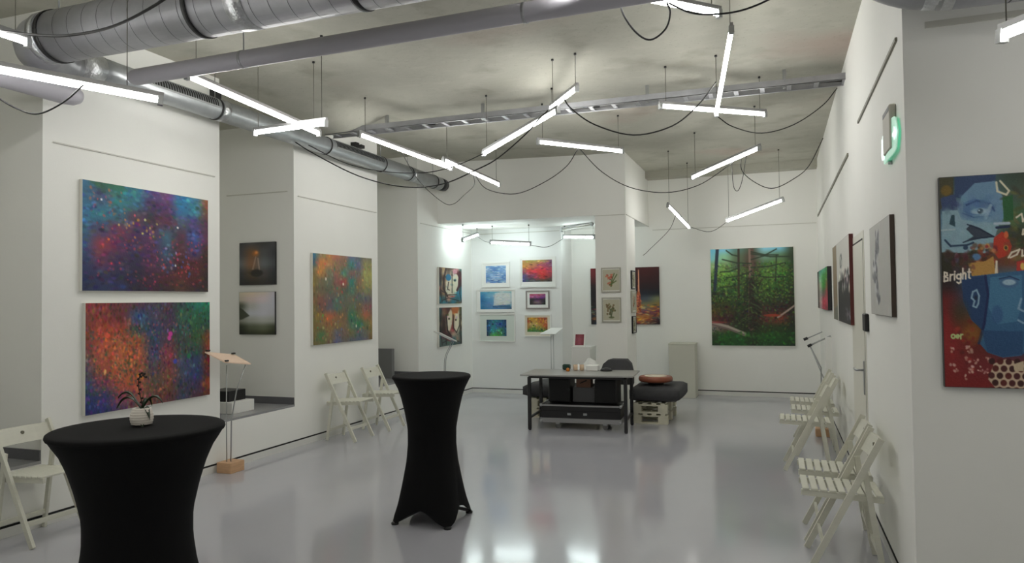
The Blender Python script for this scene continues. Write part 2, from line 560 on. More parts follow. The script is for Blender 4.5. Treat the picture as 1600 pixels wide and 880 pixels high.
rd = empty('right_duct', (2, 3.75, 2.92), 'dark galvanised duct with bent end at the top right corner above the grey wall', 'duct')
MB().tube([(4.2, 3.72, 3.06), (0.76, 3.76, 3.10)], 0.17, 36).build('straight_run', M_GALVD, rd)
MB().tube(spline([(0.76, 3.76, 3.10), (0.62, 3.76, 3.13), (0.5, 3.76, 3.2), (0.38, 3.76, 3.32), (0.3, 3.76, 3.5), (0.28, 3.76, ZC - 0.01)], 4), 0.17, 36).build('elbow', M_GALVD, rd)
MB().tube([(0.80, 3.76, 3.10), (0.68, 3.76, 3.118)], 0.175, 36).build('foil_joint', M_FOIL, rd)
for x in (1.0, 1.3, 1.6):
    ring((x, 3.757, 3.097), (1, 0, 0), 0.17, 0.006, 0.002).build('seam_ring', M_SEAM, rd)

# cable ladder across the ceiling
ct = empty('cable_tray', (-2.2, 7.3, 3.6), 'grey metal cable ladder fixed across the concrete ceiling', 'cable tray')
for y in (7.2, 7.42):
    MB().box((-5.0, y - 0.004, 3.60), (XR, y + 0.004, 3.66)).box((-5.0, y - 0.004, 3.60), (XR, y + (0.02 if y < 7.3 else -0.02), 3.604)).build('side_rail', M_GALVD, ct)
for i in range(24):
    x = -4.9 + i * 0.24
    MB().box((x - 0.02, 7.204, 3.606), (x + 0.02, 7.416, 3.622)).build('rung', M_GALVD, ct)
for x in (-4.2, -3.0, -1.2, 0.1):
    MB().box((x - 0.015, 7.29, 3.606), (x + 0.015, 7.33, ZC + 0.005)).build('hanger_bracket', M_STEEL, ct)
for x0, x1 in ((-4.9, -3.6), (-2.9, -1.7), (-0.9, 0.6)):
    MB().tube(spline([(x0, 7.25, 3.632), ((x0 + x1) / 2, 7.27, 3.64), (x1, 7.35, 3.632)], 6), 0.012, 8).build('laid_cable', M_CABLE, ct)

# small dark brackets high on the left wall
MB().box((XL, 5.52, 3.56), (XL + 0.07, 5.60, 3.74)).build('wall_bracket', M_BLACKM, label='dark metal bracket on left wall above the niche beside the duct', cat='bracket')
MB().box((XL, 7.98, 3.60), (XL + 0.16, 8.06, 3.64)).box((XL, 7.98, 3.64), (XL + 0.08, 8.06, 3.68)).build('wall_bracket', M_BLACKM, label='small black bracket high on left wall past the cable ladder', cat='bracket')

# ================================================================== TUBE LAMPS
TG = 'white tube lamps hanging from the ceiling'


def tube_lamp(A, B, label, cool=False, lit=True, hang=(0.06, 0.94), ztop=None, wires=True, group=TG):
    A, B = Vector(A), Vector(B)
    d = (B - A).normalized()
    mid = (A + B) / 2
    o = empty('tube_lamp', (mid.x, mid.y, min(A.z, B.z)), label, 'lamp', group)
    side = d.cross(Vector((0, 0, 1))).normalized()
    nrm = side.cross(d)
    if nrm.z < 0:
        nrm = -nrm
    a2, b2 = A + d * 0.03, B - d * 0.03
    gm = emit('lamp_glow_cool', TUBE_TINT_COOL, TUBE_POWER * 1.35) if cool else emit('lamp_glow', TUBE_TINT, TUBE_POWER)
    MB().bar(A + nrm * 0.036, B + nrm * 0.036, 0.022, 0.026, side).build('housing', M_ALU, o)
    MB().tube([a2, b2], 0.0165, 12).build('glass_tube', gm if lit else M_WHITE, o)
    for p, q in ((A, a2), (b2, B)):
        MB().bar(p, q, 0.036, 0.056, side).build('end_cap', M_STEEL, o)
    if wires:
        for t in hang:
            p = A.lerp(B, t) + nrm * 0.05
            zt = ztop or (ceil_z(p.x, p.y) + 0.004)
            if zt - p.z > 0.02:
                w = MB().tube([p, (p.x, p.y, zt)], 0.0028, 5).build('suspension_wire', M_WIRE, o)
                MB().tube([(p.x, p.y, zt - 0.02), (p.x, p.y, zt)], 0.012, 8).build('ceiling_hook', M_BLACKM, w)
    return o


LAMPS = [
    ((-4.21, 2.39, 2.94), (-3.408, 3.30, 2.832), 'long glowing tube lamp at left edge, below the large duct'),
    ((-4.239, 3.088, 3.22), (-4.26, 1.60, 3.22), 'glowing tube lamp cut off at the top left corner'),
    ((-4.044, 4.122, 3.3), (-3.926, 5.612, 3.171), 'long glowing tube lamp running alongside the slotted branch duct'),
    ((-3.407, 4.958, 3.074), (-4.44, 5.335, 3.171), 'glowing tube lamp crossing the long one beside the branch duct'),
    ((-4.136, 6.598, 3.4), (-3.715, 8.028, 3.24), 'glowing tube lamp above the duct end, left of a parallel one'),
    ((-3.703, 7.753, 3.3), (-3.565, 9.245, 3.211), 'glowing tube lamp hanging before the bulkhead, right of the duct end'),
    ((-2.912, 7.088, 3.18), (-1.783, 6.107, 3.297), 'glowing tube lamp slanting up to the right across the cable ladder'),
    ((-1.593, 6.038, 3.45), (-2.158, 7.087, 3.588), 'short looking glowing tube lamp above the slanting one'),
    ((-2.439, 7.49, 3.35), (-1.672, 8.413, 3.356), 'glowing tube lamp nearly level in front of bulkhead top edge'),
    ((-0.309, 4.806, 3.45), (-1.16, 3.94, 3.45), 'glowing tube lamp cut by the top frame edge with looped cable'),
    ((-0.265, 5.239, 3.5), (-0.487, 6.704, 3.268), 'glowing tube lamp standing nearly upright in view, upper stroke of the T'),
    ((-0.994, 6.716, 3.4), (-0.072, 7.483, 3.412), 'nearly level glowing tube lamp forming the crossbar under the upright one'),
    ((-1.028, 9.699, 3.2), (-0.149, 8.486, 3.286), 'glowing tube lamp slanting up right, above the forest painting'),
    ((-1.475, 10.6, 2.971), (-1.306, 11.8, 2.745), 'small glowing tube lamp slanting down right beside the pillar'),
    ((-0.722, 11.6, 2.799), (0.113, 11.2, 3.035), 'glowing tube lamp close to far wall, just above forest painting'),
]
for A, B, lab in LAMPS:
    tube_lamp(A, B, lab, hang=(0.06, 0.84) if 'left edge' in lab else (0.06, 0.94))
tube_lamp((-4.804, 10.75, 2.605), (-4.837, 11.5, 2.761), 'short bright tube lamp in alcove corner above angular portraits', True, ztop=2.872)
tube_lamp((-4.503, 11.2, 2.593), (-3.804, 11.3, 2.541), 'level bright tube lamp in alcove above the framed pictures', True, ztop=2.872)
tube_lamp((-3.40, 11.78, 2.679), (-2.795, 11.6, 2.639), 'bright tube lamp half hidden behind the pillar', True, ztop=2.872)
tube_lamp((-3.43, 11.79, 2.80), (-2.80, 11.45, 2.838), 'unlit grey tube lamp under alcove soffit beside the pillar', True, lit=False, ztop=2.872)
tube_lamp((0.862, 3.4, 2.659), (1.30, 2.28, 2.55), 'tube lamp end at the top right corner before grey wall', hang=(0.03, 0.94), ztop=3.226)
BL = 'added fill tube lamp over the near end of the hall, out of view'  # unseen fill tubes added around and behind the camera to light near surfaces
for A, B in (((-3.6, 1.6, 3.3), (-2.6, 0.6, 3.35)), ((-1.6, 2.0, 3.4), (-1.2, 0.6, 3.3)), ((-4.2, -0.6, 3.3), (-3.2, -1.7, 3.3)),
             ((-1.4, -1.4, 3.3), (-0.2, -2.2, 3.35)), ((1.4, -0.6, 3.3), (2.6, -1.5, 3.3)), ((2.4, 2.0, 2.9), (3.5, 1.2, 2.9)), ((0.4, 0.9, 3.3), (1.3, 0.0, 3.3))):
    tube_lamp(A, B, BL, group='added fill tube lamps over the near end of the hall')

# drooping cables
CABLES = [
    ([(-4.448, 2.9, 3.293), (-4.245, 2.911, 3.238), (-3.951, 2.928, 3.176), (-3.716, 2.941, 3.148), (-3.401, 2.961, 3.164), (-3.082, 2.984, 3.266), (-2.9, 3.0, 3.382)], 0.008, 'thick black cable drooping in front of the large duct'),
    ([(-4.25, 2.72, 2.94), (-4.12, 2.78, 2.82), (-4.0, 2.84, 2.735), (-3.87, 2.87, 2.70), (-3.74, 2.92, 2.765), (-3.66, 2.98, 2.87)], 0.005, 'thin black cable sagging at far left below the tube lamp'),
    ([(-4.892, 6.5, 3.379), (-4.6, 6.458, 3.208), (-3.998, 6.372, 2.912), (-3.44, 6.293, 2.752), (-2.99, 6.227, 2.737), (-2.611, 6.164, 2.834), (-2.369, 6.12, 2.92), (-2.08, 6.058, 3.097), (-1.941, 6.023, 3.213), (-1.845, 6.0, 3.277)], 0.006, 'long black cable with the deepest sag, from branch duct to slanting lamp'),
    ([(-4.872, 6.7, 3.382), (-4.409, 6.771, 3.145), (-3.968, 6.834, 3.031), (-3.537, 6.896, 2.996), (-3.283, 6.934, 3.025), (-3.081, 6.966, 3.083), (-2.875, 7.0, 3.167)], 0.005, 'black cable sagging across the duct end, just above the deepest one'),
    ([(-3.959, 7.198, 3.32), (-4.03, 7.75, 3.08), (-3.848, 8.008, 2.844), (-3.729, 8.085, 2.815), (-3.622, 8.178, 2.931), (-3.60, 8.45, 3.10), (-3.634, 8.5, 3.24)], 0.004, 'thin grey cable looping down below the duct end'),
    ([(-3.585, 8.4, 3.243), (-3.38, 8.321, 3.015), (-2.959, 8.208, 2.91), (-2.554, 8.088, 3.004), (-2.248, 7.982, 3.152), (-2.087, 7.9, 3.329)], 0.005, 'black cable sagging over the white bulkhead, left of the pillar'),
    ([(-2.072, 7.9, 3.328), (-1.863, 8.09, 3.082), (-1.572, 8.284, 2.907), (-1.201, 8.494, 2.853), (-0.857, 8.687, 2.94), (-0.576, 8.866, 3.137), (-0.376, 9.0, 3.314)], 0.005, 'black cable sagging right of the bulkhead under the far ceiling edge'),
    ([(-1.596, 5.6, 3.258), (-1.538, 5.638, 3.167), (-1.363, 5.716, 3.037), (-1.072, 5.823, 2.95), (-0.778, 5.93, 3.019), (-0.581, 6.019, 3.188), (-0.438, 6.1, 3.388)], 0.006, 'black cable sagging between slanting lamps and the upright lamp'),
    ([(-0.476, 6.7, 3.249), (-0.354, 6.861, 3.181), (-0.111, 7.117, 3.154), (0.175, 7.405, 3.27), (0.451, 7.706, 3.502), (0.60, 7.9, 3.71)], 0.005, 'black cable rising from the upright lamp to the right wall top'),
    ([(-0.873, 4.3, 3.77), (-0.868, 4.3, 3.5), (-0.863, 4.3, 3.431), (-0.837, 4.3, 3.33), (-0.762, 4.3, 3.214), (-0.679, 4.3, 3.163), (-0.591, 4.3, 3.216), (-0.563, 4.3, 3.308), (-0.581, 4.3, 3.372)], 0.006, 'black cable hanging in a round loop at the top edge'),
    ([(-0.583, 4.4, 3.407), (-0.45, 4.381, 3.321), (-0.302, 4.36, 3.283), (-0.158, 4.34, 3.277), (-0.018, 4.318, 3.306), (0.085, 4.3, 3.355), (0.3, 4.27, 3.55), (0.36, 4.25, 3.775)], 0.006, 'black cable passing in front of the lamp at the top edge'),
    ([(-0.376, 9.0, 3.314), (-0.37, 9.115, 3.14), (-0.194, 9.262, 2.995), (-0.013, 9.38, 2.953), (0.219, 9.538, 3.079), (0.396, 9.678, 3.248), (0.577, 9.9, 3.622)], 0.005, 'black cable sagging at far right before the far ceiling beam'),
    ([(-0.498, 9.2, 3.305), (-0.478, 9.126, 2.979), (-0.426, 9.106, 2.91), (-0.37, 9.071, 3.041), (-0.318, 9.0, 3.316)], 0.004, 'small narrow loop of cable under the lamp above forest painting'),
    ([(-2.0, 11.5, 2.31), (-1.95, 11.5, 2.345), (-1.881, 11.425, 2.395), (-1.55, 11.225, 2.665), (-1.423, 11.1, 2.882)], 0.004, 'thin cable curving down from the small lamp to behind the pillar'),
    ([(-1.304, 11.7, 2.757), (-0.968, 11.65, 2.656), (-0.674, 11.6, 2.817)], 0.004, 'thin cable joining the two lamps nearest the far wall'),
    ([(-3.827, 11.3, 2.531), (-3.606, 11.547, 2.507), (-3.399, 11.78, 2.65)], 0.004, 'thin cable joining the level alcove lamp and the one behind the pillar'),
    ([(-4.819, 11.4, 2.73), (-4.63, 11.283, 2.626), (-4.48, 11.2, 2.592)], 0.004, 'thin cable joining the corner alcove lamp and the level one'),
]
for pts, r, lab in CABLES:
    MB().tube(spline(pts, 6), r, 7).build('power_cable', M_CABLE, label=lab, cat='cable', group='black cables drooping between the tube lamps')

# ================================================================== ART ENGINE
GAIN = 1.45


class Art:
    """a small raster painter working in unit coordinates (u right, v down)"""

    def __init__(self, w, h, base=(128, 128, 128), seed=1):
        self.w, self.h = w, h
        self.a = np.zeros((h, w, 3)) + np.array(base) / 255.0
        self.rng = np.random.default_rng(seed)

    @staticmethod
    def col(c):
        if isinstance(c, str):
            return np.array([int(c[i:i + 2], 16) for i in (0, 2, 4)]) / 255.0
        return np.array(c) / 255.0

    def grid(self, rows):
        g = np.array([[self.col(c) for c in r.split()] for r in rows])
        gh, gw = g.shape[:2]
        y = np.linspace(0, gh - 1, self.h)
        x = np.linspace(0, gw - 1, self.w)
        y0, x0 = np.minimum(y.astype(int), gh - 2), np.minimum(x.astype(int), gw - 2)
        fy, fx = (y - y0)[:, None, None], (x - x0)[None, :, None]
        fy, fx = fy * fy * (3 - 2 * fy), fx * fx * (3 - 2 * fx)
        A = g[y0][:, x0] * (1 - fx) + g[y0][:, x0 + 1] * fx
        B = g[y0 + 1][:, x0] * (1 - fx) + g[y0 + 1][:, x0 + 1] * fx
        self.a = A * (1 - fy) + B * fy
        return self

    def _blend(self, x0, x1, y0, y1, m, c):
        s = self.a[y0:y1, x0:x1]
        s += (c - s) * m[..., None]

    def ell(self, u, v, ru, rv, c, al=1.0, rot=0.0, soft=0.3):
        cx, cy, rx, ry = u * self.w, v * self.h, ru * self.w, rv * self.h
        r = max(rx, ry) + 1.5
        x0, x1, y0, y1 = max(0, int(cx - r)), min(self.w, int(cx + r) + 1), max(0, int(cy - r)), min(self.h, int(cy + r) + 1)
        if x0 >= x1 or y0 >= y1:
            return self
        X, Y = np.meshgrid(np.arange(x0, x1) + 0.5 - cx, np.arange(y0, y1) + 0.5 - cy)
        ca, sa = math.cos(rot), math.sin(rot)
        P, Q = X * ca + Y * sa, -X * sa + Y * ca
        d = np.sqrt((P / max(rx, 0.35)) ** 2 + (Q / max(ry, 0.35)) ** 2)
        m = np.clip((1 - d) / max(soft, 1e-3), 0, 1) * al
        self._blend(x0, x1, y0, y1, m, self.col(c))
        return self

    def poly(self, pts, c, al=1.0):
        p = np.array(pts) * (self.w, self.h)
        x0, x1 = max(0, int(p[:, 0].min())), min(self.w, int(p[:, 0].max()) + 2)
        y0, y1 = max(0, int(p[:, 1].min())), min(self.h, int(p[:, 1].max()) + 2)
        if x0 >= x1 or y0 >= y1:
            return self
        acc = 0
        for dx, dy in ((0.25, 0.25), (0.75, 0.25), (0.25, 0.75), (0.75, 0.75)):
            X, Y = np.meshgrid(np.arange(x0, x1) + dx, np.arange(y0, y1) + dy)
            ins = np.zeros(X.shape, bool)
            j = len(p) - 1
            for i in range(len(p)):
                xi, yi, xj, yj = *p[i], *p[j]
                ins ^= ((yi > Y) != (yj > Y)) & (X < (xj - xi) * (Y - yi) / (yj - yi + 1e-12) + xi)
                j = i
            acc = acc + ins
        self._blend(x0, x1, y0, y1, acc / 4.0 * al, self.col(c))
        return self

    def line(self, pts, wd, c, al=1.0):
        """wd in raster pixels"""
        p = np.array(pts) * (self.w, self.h)
        cc = self.col(c)
        for (ax, ay), (bx, by) in zip(p[:-1], p[1:]):
            r = wd / 2 + 1
            x0, x1 = max(0, int(min(ax, bx) - r)), min(self.w, int(max(ax, bx) + r) + 1)
            y0, y1 = max(0, int(min(ay, by) - r)), min(self.h, int(max(ay, by) + r) + 1)
            if x0 >= x1 or y0 >= y1:
                continue
            X, Y = np.meshgrid(np.arange(x0, x1) + 0.5, np.arange(y0, y1) + 0.5)
            L2 = (bx - ax) ** 2 + (by - ay) ** 2 + 1e-9
            t = np.clip(((X - ax) * (bx - ax) + (Y - ay) * (by - ay)) / L2, 0, 1)
            d = np.hypot(X - ax - t * (bx - ax), Y - ay - t * (by - ay))
            self._blend(x0, x1, y0, y1, np.clip(wd / 2 + 0.5 - d, 0, 1) * al, cc)
        return self

    def dabs(self, n, ru, rv, jit=0.12, box=(0, 0, 1, 1), cols=None, al=0.8, rot=(0, 3.14), gain=1.0):
        g = self.rng
        for _ in range(n):
            u, v = g.uniform(box[0], box[2]), g.uniform(box[1], box[3])
            if cols:
                c = self.col(cols[g.integers(len(cols))]) * 255
            else:
                x, y = min(self.w - 1, int(u * self.w)), min(self.h - 1, int(v * self.h))
                c = self.a[y, x] * 255 * gain
            c = np.clip(c * (1 + g.normal(0, jit)) + g.normal(0, jit * 90, 3), 0, 255)
            s = g.uniform(0.6, 1.4)
            self.ell(u, v, ru * s, rv * s, c, al * g.uniform(0.5, 1), g.uniform(*rot), 0.5)
        return self

    def noise(self, amp):
        self.a = np.clip(self.a + self.rng.normal(0, amp, (self.h, self.w, 1)), 0, 1)
        return self


def face_mesh(name, art, P0, ax, ay, w, h, parent, gain=None, rough=0.55):
    """a flat print: one vertex per raster point, its paint colour as an attribute"""
    nx, ny = art.w, art.h
    P0, ax, ay = Vector(P0), Vector(ax), Vector(ay)
    off = wloc(parent)
    u, v = np.meshgrid(np.linspace(0, w, nx), np.linspace(0, h, ny))
    V = np.array(P0 - off)[None] + u.reshape(-1, 1) * np.array(ax) + v.reshape(-1, 1) * np.array(ay)
    i, j = np.meshgrid(np.arange(nx - 1), np.arange(ny - 1))
    a = (j * nx + i).reshape(-1)
    F = np.stack([a, a + nx, a + nx + 1, a + 1], 1)
    me = bpy.data.meshes.new(name)
    me.vertices.add(len(V))
    me.vertices.foreach_set('co', V.astype(np.float32).ravel())
    me.loops.add(F.size)
    me.polygons.add(len(F))
    me.loops.foreach_set('vertex_index', F.astype(np.int32).ravel())
    me.polygons.foreach_set('loop_start', np.arange(0, F.size, 4, dtype=np.int32))
    me.update(calc_edges=True)
    at = me.color_attributes.new('paint', 'FLOAT_COLOR', 'POINT')
    c = np.clip(art.a.reshape(-1, 3), 0, 1)
    m_ = c.mean(0, keepdims=True)
    c = np.clip(m_ + (c - m_) * 1.14, 0, 1)
    lin = np.where(c <= 0.04045, c / 12.92, ((c + 0.055) / 1.055) ** 2.4) * (gain or GAIN) * 0.72
    at.data.foreach_set('color', np.concatenate([np.clip(lin, 0, 0.92), np.ones((len(lin), 1))], 1).astype(np.float32).ravel())
    me.materials.append(paint_mat(rough))
    o = bpy.data.objects.new(name, me)
    COL.objects.link(o)
    o.parent = parent
    return o


def slab(P0, ax, n, w, h, d0, d1, u0=0.0, v0=0.0, u1=None, v1=None):
    """box on a wall: spans u0..u1, v0..v1 (from the top left corner) and d0..d1 off the wall"""
    u1 = w if u1 is None else u1
    v1 = h if v1 is None else v1
    P0, ax, n, dn = Vector(P0), Vector(ax), Vector(n), Vector((0, 0, -1))
    vs = [P0 + ax * u + dn * v + n * d for d in (d0, d1) for (u, v) in ((u0, v0), (u1, v0), (u1, v1), (u0, v1))]
    b = MB().add(vs, [(0, 1, 2, 3), (4, 7, 6, 5), (0, 4, 5, 1), (1, 5, 6, 2), (2, 6, 7, 3), (3, 7, 4, 0)])
    return b


def canvas(art, P0, ax, n, w, h, label, depth=0.035, edge=None, gain=None, group=None, name='canvas_painting', off=0.002, rough=0.55):
    """stretched canvas; P0 = top left corner on the wall as a viewer sees it"""
    P0, ax, n = Vector(P0), Vector(ax), Vector(n)
    c = P0 + ax * w / 2 + n * depth / 2
    o = empty(name, (c.x, c.y, P0.z - h), label, 'painting', group)
    slab(P0, ax, n, w, h, off, depth).build('stretched_canvas', edge or M_CANVAS, o)
    face_mesh('painted_face', art, P0 + n * (depth + 0.0008) + ax * 0.002 + Vector((0, 0, -0.002)), ax, (0, 0, -1), w - 0.004, h - 0.004, o, gain, rough)
    return o


def framed(art, P0, ax, n, w, h, label, fw_=0.02, pr=(0.15, 0.15, 0.85, 0.85), fm=None, mm=None, depth=0.025, gain=None, group=None, name='framed_picture'):
    P0, ax, n = Vector(P0), Vector(ax), Vector(n)
    c = P0 + ax * w / 2 + n * depth / 2
    o = empty(name, (c.x, c.y, P0.z - h), label, 'picture', group)
    f = MB()
    for (u0, v0, u1, v1) in ((0, 0, w, fw_), (0, h - fw_, w, h), (0, fw_, fw_, h - fw_), (w - fw_, fw_, w, h - fw_)):
        s = slab(P0, ax, n, w, h, 0.002, depth, u0, v0, u1, v1)
        f.add(s.v, s.f)
    f.build('frame', fm or M_WHITE, o)
    slab(P0, ax, n, w, h, 0.003, depth - 0.010, fw_, fw_, w - fw_, h - fw_).build('mount_board', mm or M_PAPER, o)
    u0, v0, u1, v1 = pr[0] * w, pr[1] * h, pr[2] * w, pr[3] * h
    face_mesh('print', art, P0 + ax * u0 + Vector((0, 0, -v0)) + n * (depth - 0.009), ax, (0, 0, -1), u1 - u0, v1 - v0, o, gain)
    return o


YP, XP, YM = (0, 1, 0), (1, 0, 0), (0, -1, 0)

# ---- blue and red abstract (upper of the left pair)
a = Art(170, 112, seed=3).grid([
    '2a6488 1e5046 1c6450 286e80 4a4680 6a3c70 28709a 3c7896 8a5030',
    '285a78 3c5070 2a7480 286478 40285a 503060 2a6c98 307088 6e4038',
    '2c6890 286e84 2e6078 50384e 3a2c40 5a2a4a 445068 4a3c6c 503048',
    '285a80 4a4468 6a3050 4c2c58 503058 3c5a70 4c2c44 3a5090 5a2c48',
    '34507c 80384a 5a2c58 3e2c58 4c2850 36506a 502838 443868 3c1c20',
    '2c3c64 60305a 3c2c50 2e2848 4c2448 3a4058 4c2028 501c28 38181c',
    '26305a 30305a 2c2a4e 28243c 402440 4a2030 58282a 4a1a24 2e1418',
    '242c50 28305a 2a2c58 2a2440 3c2038 3a2430 50322a 34222e 2a1820'])
a.dabs(1500, 0.011, 0.030, 0.16, rot=(1.2, 2.0), al=0.7)
a.dabs(120, 0.008, 0.014, 0.1, (0.1, 0.35, 0.95, 0.95), ['b8404c', 'a83450', 'c05048', '9c3448', 'b03c60'], 0.75)
a.dabs(40, 0.008, 0.016, 0.1, (0.05, 0.05, 0.3, 0.32), ['b06c48', 'a84c48', '8c5c7c', '5c6c98'], 0.75)
a.dabs(16, 0.009, 0.016, 0.08, (0.25, 0.3, 0.6, 0.48), ['d8a840', 'd89038', 'c8b860'], 0.9)
a.dabs(30, 0.010, 0.020, 0.08, (0.6, 0.55, 0.85, 0.85), ['3c60b8', 'c0404c', 'a83840', '9890c0'], 0.8)
for u, v, c in ((0.13, 0.16, 'd8dce0'), (0.72, 0.34, 'e8d8d8'), (0.45, 0.3, 'c8cc90'), (0.18, 0.52, 'e87030'), (0.37, 0.27, 'e05c70'), (0.53, 0.9, 'c83060'), (0.2, 0.74, 'd83c58'), (0.7, 0.73, 'c8ccd8')):
    a.ell(u, v, 0.009, 0.014, c, 0.85, 0.6)
canvas(a, (XL, 4.13, 2.612), YP, XP, 1.33, 0.876, 'blue and dark red abstract canvas, upper of the left pair')

# ---- orange and green abstract (lower)
a = Art(180, 120, seed=5).grid([
    '8a3c3c 823438 6c343c 583448 4a3c50 503848 2e4a44 207868 1c7a5c',
    '80403c 8a3c38 70343c 40587a 4a4458 48384a 345448 2c5c44 1f5e46',
    '8a4440 b04a38 a04a34 3c5050 3c4468 4c3c54 345048 305840 285040',
    '804440 b85a40 b06440 a85c3c 404c60 58404c 404c48 3c5a3c 8a4428',
    '7a5050 a85844 b86444 b05c40 484c6c 8a4048 404c48 344c48 8c3c28',
    '5c4c5c a05444 b86440 a05c3c 5c505c 7c4044 48506c 384468 7c3428',
    '444878 70485c b85844 a85c3c 5c5048 7c4c40 4c4c60 34406c 6c3430',
    '303870 403c70 88485c a05848 6c4c40 70483c 484458 443858 a04824',
    '283060 30346c 5c4060 805050 70443c 6a3c40 40445c 502f3c 603028'])
a.dabs(3600, 0.008, 0.020, 0.18, rot=(-.3, .3), al=0.8)
a.dabs(300, 0.008, 0.016, 0.1, (0.02, 0.25, 0.45, 0.9), ['2f6040', '3c5040', '48503c', '304c58'], 0.6)
a.dabs(200, 0.007, 0.016, 0.1, (0.05, 0.2, 0.7, 0.95), ['d86850', 'c85c58', 'd08050', 'c04c70'], 0.6)
a.dabs(110, 0.006, 0.014, 0.1, (0.5, 0.05, 0.98, 0.6), ['a04848', '8c404c', '2f7858', '486c98'], 0.55)
for u, v, c in ((0.64, 0.32, 'd840a0'), (0.63, 0.36, 'd048a0'), (0.68, 0.6, '3c4cb8'), (0.8, 0.56, '1c7848'), (0.15, 0.3, 'e06048')):
    a.ell(u, v, 0.02, 0.03, c, 0.85, 0.4)
canvas(a, (XL, 4.16, 1.642), YP, XP, 1.32, 0.882, 'orange, red and green dabbed abstract canvas, lower of the left pair')

# ---- ochre abstract
a = Art(130, 110, seed=8).grid([
    '2c6c84 8c7a5c b07848 a86854 8c6c58 606880 5c6068 7c7458 706c50',
    '3c6070 c07c40 a87c4c 8c7050 7c6450 3c7c70 606078 8c8450 84804c',
    '7c6c40 b88040 74745c 8c6450 4c7c60 7c5c54 706458 989458 949050',
    '7c6c34 74684c 646c58 84584c 9c4840 307c70 80604c 908c54 908c50',
    '74643c 6c6048 64604c 74604c 5c5c48 4c6c5c 74684c 7c7c50 7c7450',
    '785c38 7c5444 685858 5c6458 606454 6c6450 5c6058 646464 685c58',
    '706438 745444 605860 546c5c 64604c 5c6850 6c6044 7c5c54 785850',
    '74683c 8c7038 a8603c 846040 705c40 2f6f54 6c6844 a06040 7c6044',
    '706034 7c6840 846440 7c6444 7c6448 4c6c58 306f50 6c7048 8c7038',
    '706038 4c7048 7c6844 64606c 706050 6c6c48 5c6464 6c6858 7c6834',
    '6c5c38 68643c 706048 60607c 686058 606068 586070 646068 746034'])
a.dabs(1500, 0.011, 0.022, 0.12, rot=(-.3, .3), al=0.7)
a.dabs(90, 0.012, 0.02, 0.1, (0.05, 0.05, 0.95, 0.95), ['c87848', 'b85848', '408060', 'b8b080', '58708c', 'c89848'], 0.6)
for u, v, c in ((0.15, 0.68, '58a040'), (0.22, 0.72, 'e07038'), (0.48, 0.33, 'e8e8d0'), (0.2, 0.28, 'f0e0d0'), (0.46, 0.42, 'c04838'), (0.38, 0.38, '2f8058'), (0.7, 0.82, 'e0d8c8')):
    a.ell(u, v, 0.013, 0.02, c, 0.8)
canvas(a, (XL, 7.11, 2.205), YP, XP, 1.31, 1.08, 'ochre, orange and green abstract canvas on the second pier', gain=1.55)

# ---- two small canvases in the niche
a = Art(60, 60, seed=11).grid(['3c3c3c 4c4846 3c3a38 444444', '48484a 6c5038 505050 3c3c3e', '606264 7c5c44 626466 484a4c', '38383a 544838 4c4844 323436', '2c2c2c 302c28 34302c 28282a'])
a.ell(0.46, 0.26, 0.13, 0.1, 'c07030', 0.8, soft=1).ell(0.48, 0.24, 0.06, 0.05, 'e89850', 0.7, soft=0.8)
a.line([(0.46, 0.35), (0.38, 0.62)], 2, 'a89080', 0.6).line([(0.52, 0.38), (0.56, 0.66)], 2, 'b09888', 0.6).ell(0.48, 0.72, 0.2, 0.1, '242220', 0.8)
a.dabs(80, 0.04, 0.015, 0.08, (0, 0.6, 1, 1), al=0.5, rot=(-.2, .2))
canvas(a, (-5.86, 6.81, 2.325), XP, YM, 0.505, 0.49, 'small dark canvas with an orange glow, upper one in niche', 0.025, M_BLACKM, 1.9)
a = Art(60, 60, seed=12).grid(['9c9484 a49888 a09890 98949a', '948c80 a09490 a49a9c 94949a', '3c4034 8c8c88 98989c 94949a', '70726c 94969a 98989e 909094', '6c6c62 80827c 8a8c88 80827c', '24281c 484c3c 545848 3c4030', '1c1e14 2c3022 343826 282c1e'])
a.poly([(0, 0.35), (0.12, 0.42), (0.3, 0.56), (0.1, 0.64), (0, 0.66)], '2c3024', 0.85)
canvas(a, (-5.865, 6.81, 1.755), XP, YM, 0.50, 0.49, 'small misty grey-green shore canvas, lower one in niche', 0.025, M_BLACKM, 2.9)

